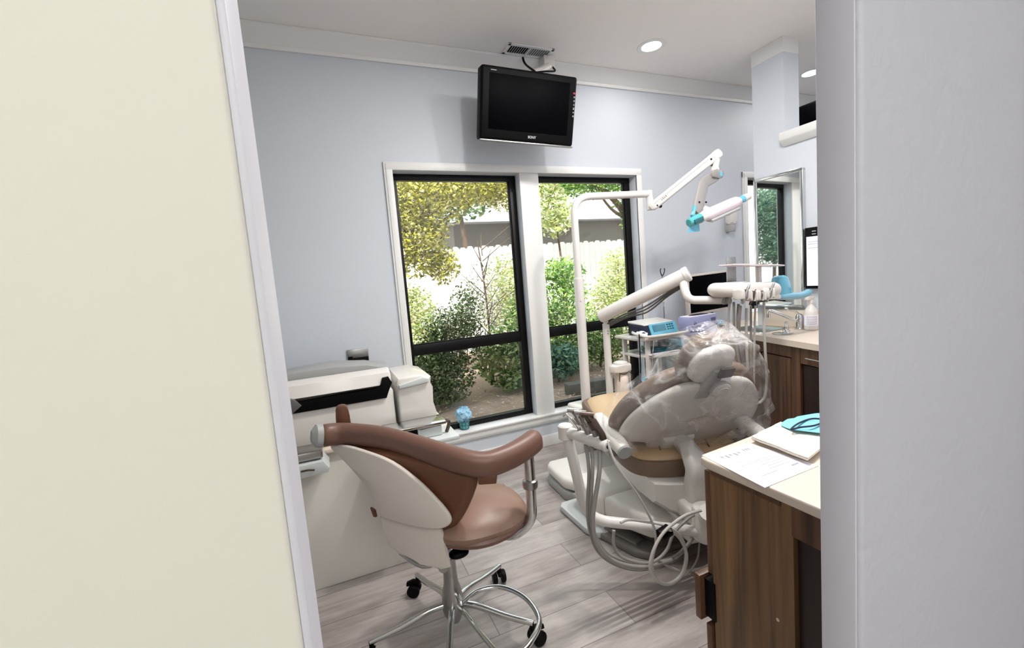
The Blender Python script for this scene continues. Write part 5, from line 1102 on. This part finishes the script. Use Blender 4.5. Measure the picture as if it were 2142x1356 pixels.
# ------------------------------------------------------------------ equipment cart in front of the window edge
t = cart = thing('equipment_cart', 'white two-shelf equipment cart between the windows and the corner desk', 'cart', (2.2, 2.62, 0))
def shelf(z, x0, x1, y0, y1, nm):
    p = [(v.x, v.y) for v in fillet([Vector((x0, y1, 0)), Vector((x0, y0+.06, 0)), Vector((x0+.07, y0, 0)), Vector((x1-.05, y0, 0)), Vector((x1, y0+.05, 0)), Vector((x1, y1, 0)), Vector(((x0+x1)/2, y1, 0))], .04, 4)]
    bm = B(); prism(bm, p, lambda a, b: Vector((a, b, z-.022)), (0, 0, .022), .006); return obj(nm, bm, 'white_plastic', t)
s1 = shelf(.765, 2.015, 2.43, 2.47, 2.80, 'top_shelf'); s2 = shelf(.632, 2.06, 2.43, 2.49, 2.80, 'lower_shelf'); s3 = shelf(.18, 2.03, 2.43, 2.47, 2.82, 'foot_shelf')
bm = B(); tube(bm, [(2.03, 2.60, .80), (1.995, 2.53, .80), (2.02, 2.485, .787), (2.08, 2.462, .775), (2.38, 2.46, .772), (2.44, 2.49, .775)], .010, 10); obj('rail', bm, 'white_plastic', s1)
for x, y in ((2.075, 2.76), (2.10, 2.53), (2.20, 2.62), (2.40, 2.76)):
    bm = B(); box(bm, (x-.018, y-.012, .06), (x+.018, y+.012, .744), .005); obj('upright', bm, 'white_plastic', t)
for x, y in ((2.07, 2.51), (2.39, 2.51), (2.07, 2.78), (2.39, 2.78)):
    bm = B(); cyl(bm, (x-.012, y, .026), (x+.012, y, .026), .025, n=16, bev=.003); cyl(bm, (x, y, .045), (x, y, .16), .008); obj('castor', bm, 'grey_dark', t)
t = thing('control_unit', 'white and navy control unit with teal screen panel on the cart top', 'medical device', (2.22, 2.6, .766))
dz = .7665; dr = R3('Z', 5); dp = (2.22, 2.6, dz)
def dev(profile, x0, x1, m_, nm, bev, par=None):
    bm = B(); prism(bm, profile, lambda a, b: Vector((x0, a, b)), (x1-x0, 0, 0), bev, 2); bmesh.ops.rotate(bm, verts=bm.verts, cent=dp, matrix=dr); return obj(nm, bm, m_, par or t)
x0, x1 = 2.085, 2.385
dev([(2.535, dz), (2.565, dz+.082), (2.72, dz+.098), (2.72, dz)], x0+.004, x1, 'navy', 'housing', .004)
dev([(2.558, dz+.078), (2.565, dz+.086), (2.722, dz+.104), (2.722, dz+.09)], x0, x1+.004, 'white_plastic', 'top_cover', .003)
fp = dev([(2.526, dz+.002), (2.556, dz+.082), (2.564, dz+.082), (2.536, dz+.002)], x0+.045, x1+.014, 'blue_film', 'front_panel', .003)
def onf(u, v, o_=.0): return Vector((x0+.045+u*(x1-x0-.031), 2.527+.030*v-o_, dz+.002+.08*v))
bm = B(); v = [onf(.10, .3, .003), onf(.58, .3, .003), onf(.58, .88, .003), onf(.10, .88, .003)]; prism(bm, [(i, 0) for i in range(4)], lambda a, b: v[a], (0, .002, 0)); bmesh.ops.rotate(bm, verts=bm.verts, cent=dp, matrix=dr); obj('display', bm, 'lcd', fp)
bm = B()
for i in range(3):
    for j in range(3): ellipsoid(bm, onf(.66+.09*i, .38+.2*j, .002), (.010, .003, .006), n=12, m=6)
bmesh.ops.rotate(bm, verts=bm.verts, cent=dp, matrix=dr); obj('keypad', bm, 'teal_dark', fp)
t = thing('gauze_wrap', 'crumpled white film packet at the left end of the cart top', 'packet', (2.04, 2.55, .766))
bm = B(); ellipsoid(bm, (2.055, 2.53, .7865), (.04, .045, .018), n=16, m=8)
for v in bm.verts: v.co += Vector((rr.uniform(-.008, .008), rr.uniform(-.008, .008), rr.uniform(-.002, .012)))
obj('film', bm, 'paper', t, angle=20); bm = B(); tube(bm, [(2.03, 2.51, .79), (2.045, 2.50, .805), (2.06, 2.505, .80), (2.08, 2.50, .785)], .004, 6); obj('clip', bm, 'black_plastic', t)
t = thing('wrapped_tray', 'dark teal film-wrapped tray on the middle shelf of the cart', 'tray', (2.26, 2.6, .633))
bm = B(); prism(bm, smooth2d([(-.17, -.06), (-.10, .075), (.05, .10), (.15, .07), (.17, -.07), (.0, -.09)], 3), lambda a, b: Vector((2.27+a, 2.61+b, .645)), (0, 0, .026), .010, 3)
for v in bm.verts: v.co.z += .05*max(0, (v.co.y-2.60))+.02*math.sin(v.co.x*30)*.3
obj('tray_bag', bm, 'teal_dark', t)
bm = B(); prism(bm, [(2.36, 2.47), (2.415, 2.50), (2.42, 2.62), (2.36, 2.60)], lambda a, b: Vector((a, b, .672)), (0, 0, .055), .008); obj('blue_wrap', bm, 'blue_film', t)
t = thing('loose_papers', 'loose white papers under the wrapped tray on the middle shelf', 'paper', (2.22, 2.53, .633))
for i, (a, x) in enumerate(((4, 2.20), (-7, 2.27))):
    bm = B(); box(bm, (x-.11, 2.50, .6335+.003*i), (x+.11, 2.66, .6352+.003*i), rot=R3('Z', a)); obj('sheet', bm, 'paper', t)
# drip stand with clear bag
ix = at(1389, 655, Y=2.77)
t = thing('drip_stand', 'thin metal drip rod with a small clear fluid bag above the cart', 'drip stand', (ix.x, 2.77, .766))
bm = B(); cyl(bm, (ix.x, 2.77, .767), (ix.x, 2.77, 1.20), .0045, n=10); lathe(bm, [(.025, 0), (.02, .006), (.006, .012)], (ix.x, 2.77, .7665), n=16); obj('rod', bm, 'brushed', t)
bm = B()
for s in (-1, 1): tube(bm, [(ix.x, 2.77, 1.18), (ix.x+s*.014, 2.768, 1.205), (ix.x+s*.022, 2.766, 1.232), (ix.x+s*.016, 2.764, 1.245)], .0035, 6)
obj('hook', bm, 'black_plastic', t)
bm = B(); pillow(bm, smooth2d([(-.035, .12), (.035, .12), (.04, .02), (.02, -.02), (0, -.05), (-.02, -.02), (-.04, .02)], 3), lambda a, b: Vector((ix.x-.012+a, 2.75, .99+b)), (0, -1, 0), .022); obj('fluid_bag', bm, 'clear_plastic', t)
bm = B(); ellipsoid(bm, (ix.x-.012, 2.748, 1.0), (.026, .008, .022), n=14, m=8); obj('bag_label', bm, 'bottle_milk', t)
bm = B(); tube(bm, [(ix.x-.012, 2.748, .945), (ix.x-.016, 2.735, .90), (ix.x-.03, 2.70, .88)], .002, 6); obj('drip_line', bm, 'hose_light', t)
pz = at(1352, 808, Y=2.55); 
t = thing('blue_pouch', 'bright teal pouch hanging low on the cart', 'pouch', (pz.x, 2.55, .182))
bm = B(); prism(bm, [(-.06, -.10), (.055, -.08), (.09, .05), (.02, .07), (-.02, .065)], lambda a, b: Vector((pz.x+a, 2.53, pz.z+b)), (0, .05, 0), .014, 3); obj('pouch_body', bm, 'blue_film', t)
bm = B(); tube(bm, [(pz.x, 2.55, pz.z+.06), (pz.x+.015, 2.51, .50), (pz.x+.02, 2.468, .76)], .003, 6); obj('hanging_cord', bm, 'hose_light', t)
# foot-pedal cable knot near the bottle
kx = at(1338, 805, Y=2.52)
t = thing('cable_bundle', 'knotted black cable hanging beside the water bottle', 'cable', (kx.x, 2.52, .4))
bm = B(); rk = random.Random(8); pts = [at(1355, 792, Y=2.50)]
for k in range(11): pts.append(kx+Vector((rk.uniform(-.035, .035), rk.uniform(-.015, .015), rk.uniform(-.05, .04))))
pts += [at(1335, 825, Y=2.50), at(1330, 840, Y=2.49)]; tube(bm, pts, .0055, 7, res=5); obj('cable', bm, 'black_plastic', t)
bm = B(); tube(bm, [at(1332, 700, Y=2.49)+Vector((.02, 0, 0)), at(1339, 745, Y=2.49), at(1340, 780, Y=2.50), kx], .004, 7); obj('hanging_lead', bm, 'black_plastic', t)
# ------------------------------------------------------------------ light
def area(name, loc, size, power, col=(1, .97, .93), rot=(0, 0, 0), sy=None, shape='SQUARE', spread=180):
    l = bpy.data.lights.new(name, 'AREA'); l.energy = power; l.color = col; l.size = size; l.shape = shape
    if sy: l.shape = 'RECTANGLE'; l.size_y = sy
    l.spread = math.radians(spread)
    o = bpy.data.objects.new(name, l); C.objects.link(o); o.location = loc; o.rotation_euler = [math.radians(a) for a in rot]; return o
for i, (x, y) in enumerate(((2.19, 2.45), (3.83, 2.46))):
    area('downlight_lamp', (x, y, ZC-.02), .12, 3, (1, .96, .9), shape='DISK')
for x in (1.05, 1.75): area('ceiling_lamp', (x, 1.30, ZC-.02), .10, 20, (1, .96, .92), shape='DISK')
area('ceiling_fill', (1.5, 1.25, ZC-.03), 1.6, 24, (1, .985, .97), sy=.9)  # unseen soft fill added overhead to brighten the room
area('ceiling_fill', (4.4, 1.5, ZC-.03), 1.4, 26, (1, .97, .94))  # another added fill, out of view beyond the partition
area('hall_fill', (.0, -1.8, ZC-.03), 1.6, 66, (.985, .99, 1))  # wide unseen fill added behind the camera to light the doorway wall
w = bpy.data.worlds.new('sky'); bpy.context.scene.world = w; w.use_nodes = True; nt = w.node_tree
bg = nt.nodes['Background']
tc = nt.nodes.new('ShaderNodeTexCoord'); sx = nt.nodes.new('ShaderNodeSeparateXYZ'); cr = nt.nodes.new('ShaderNodeValToRGB')
cr.color_ramp.elements[0].position = 0; cr.color_ramp.elements[0].color = (1, 1, .98, 1); cr.color_ramp.elements[1].position = .8; cr.color_ramp.elements[1].color = (.78, .89, 1, 1)
nt.links.new(tc.outputs['Generated'], sx.inputs[0]); nt.links.new(sx.outputs[2], cr.inputs[0]); nt.links.new(cr.outputs[0], bg.inputs['Color']); bg.inputs['Strength'].default_value = 2.6
s = bpy.data.lights.new('sun', 'SUN'); s.energy = 9; s.angle = math.radians(1.5); s.color = (1, .96, .86); so = bpy.data.objects.new('sun', s); C.objects.link(so)
so.rotation_euler = Vector((.28, .55, -.80)).to_track_quat('-Z', 'Y').to_euler(); so.location = (0, 0, 8)
sc = bpy.context.scene; sc.view_settings.view_transform = 'Standard'; sc.view_settings.look = 'None'; sc.view_settings.exposure = 0; sc.view_settings.gamma = 1
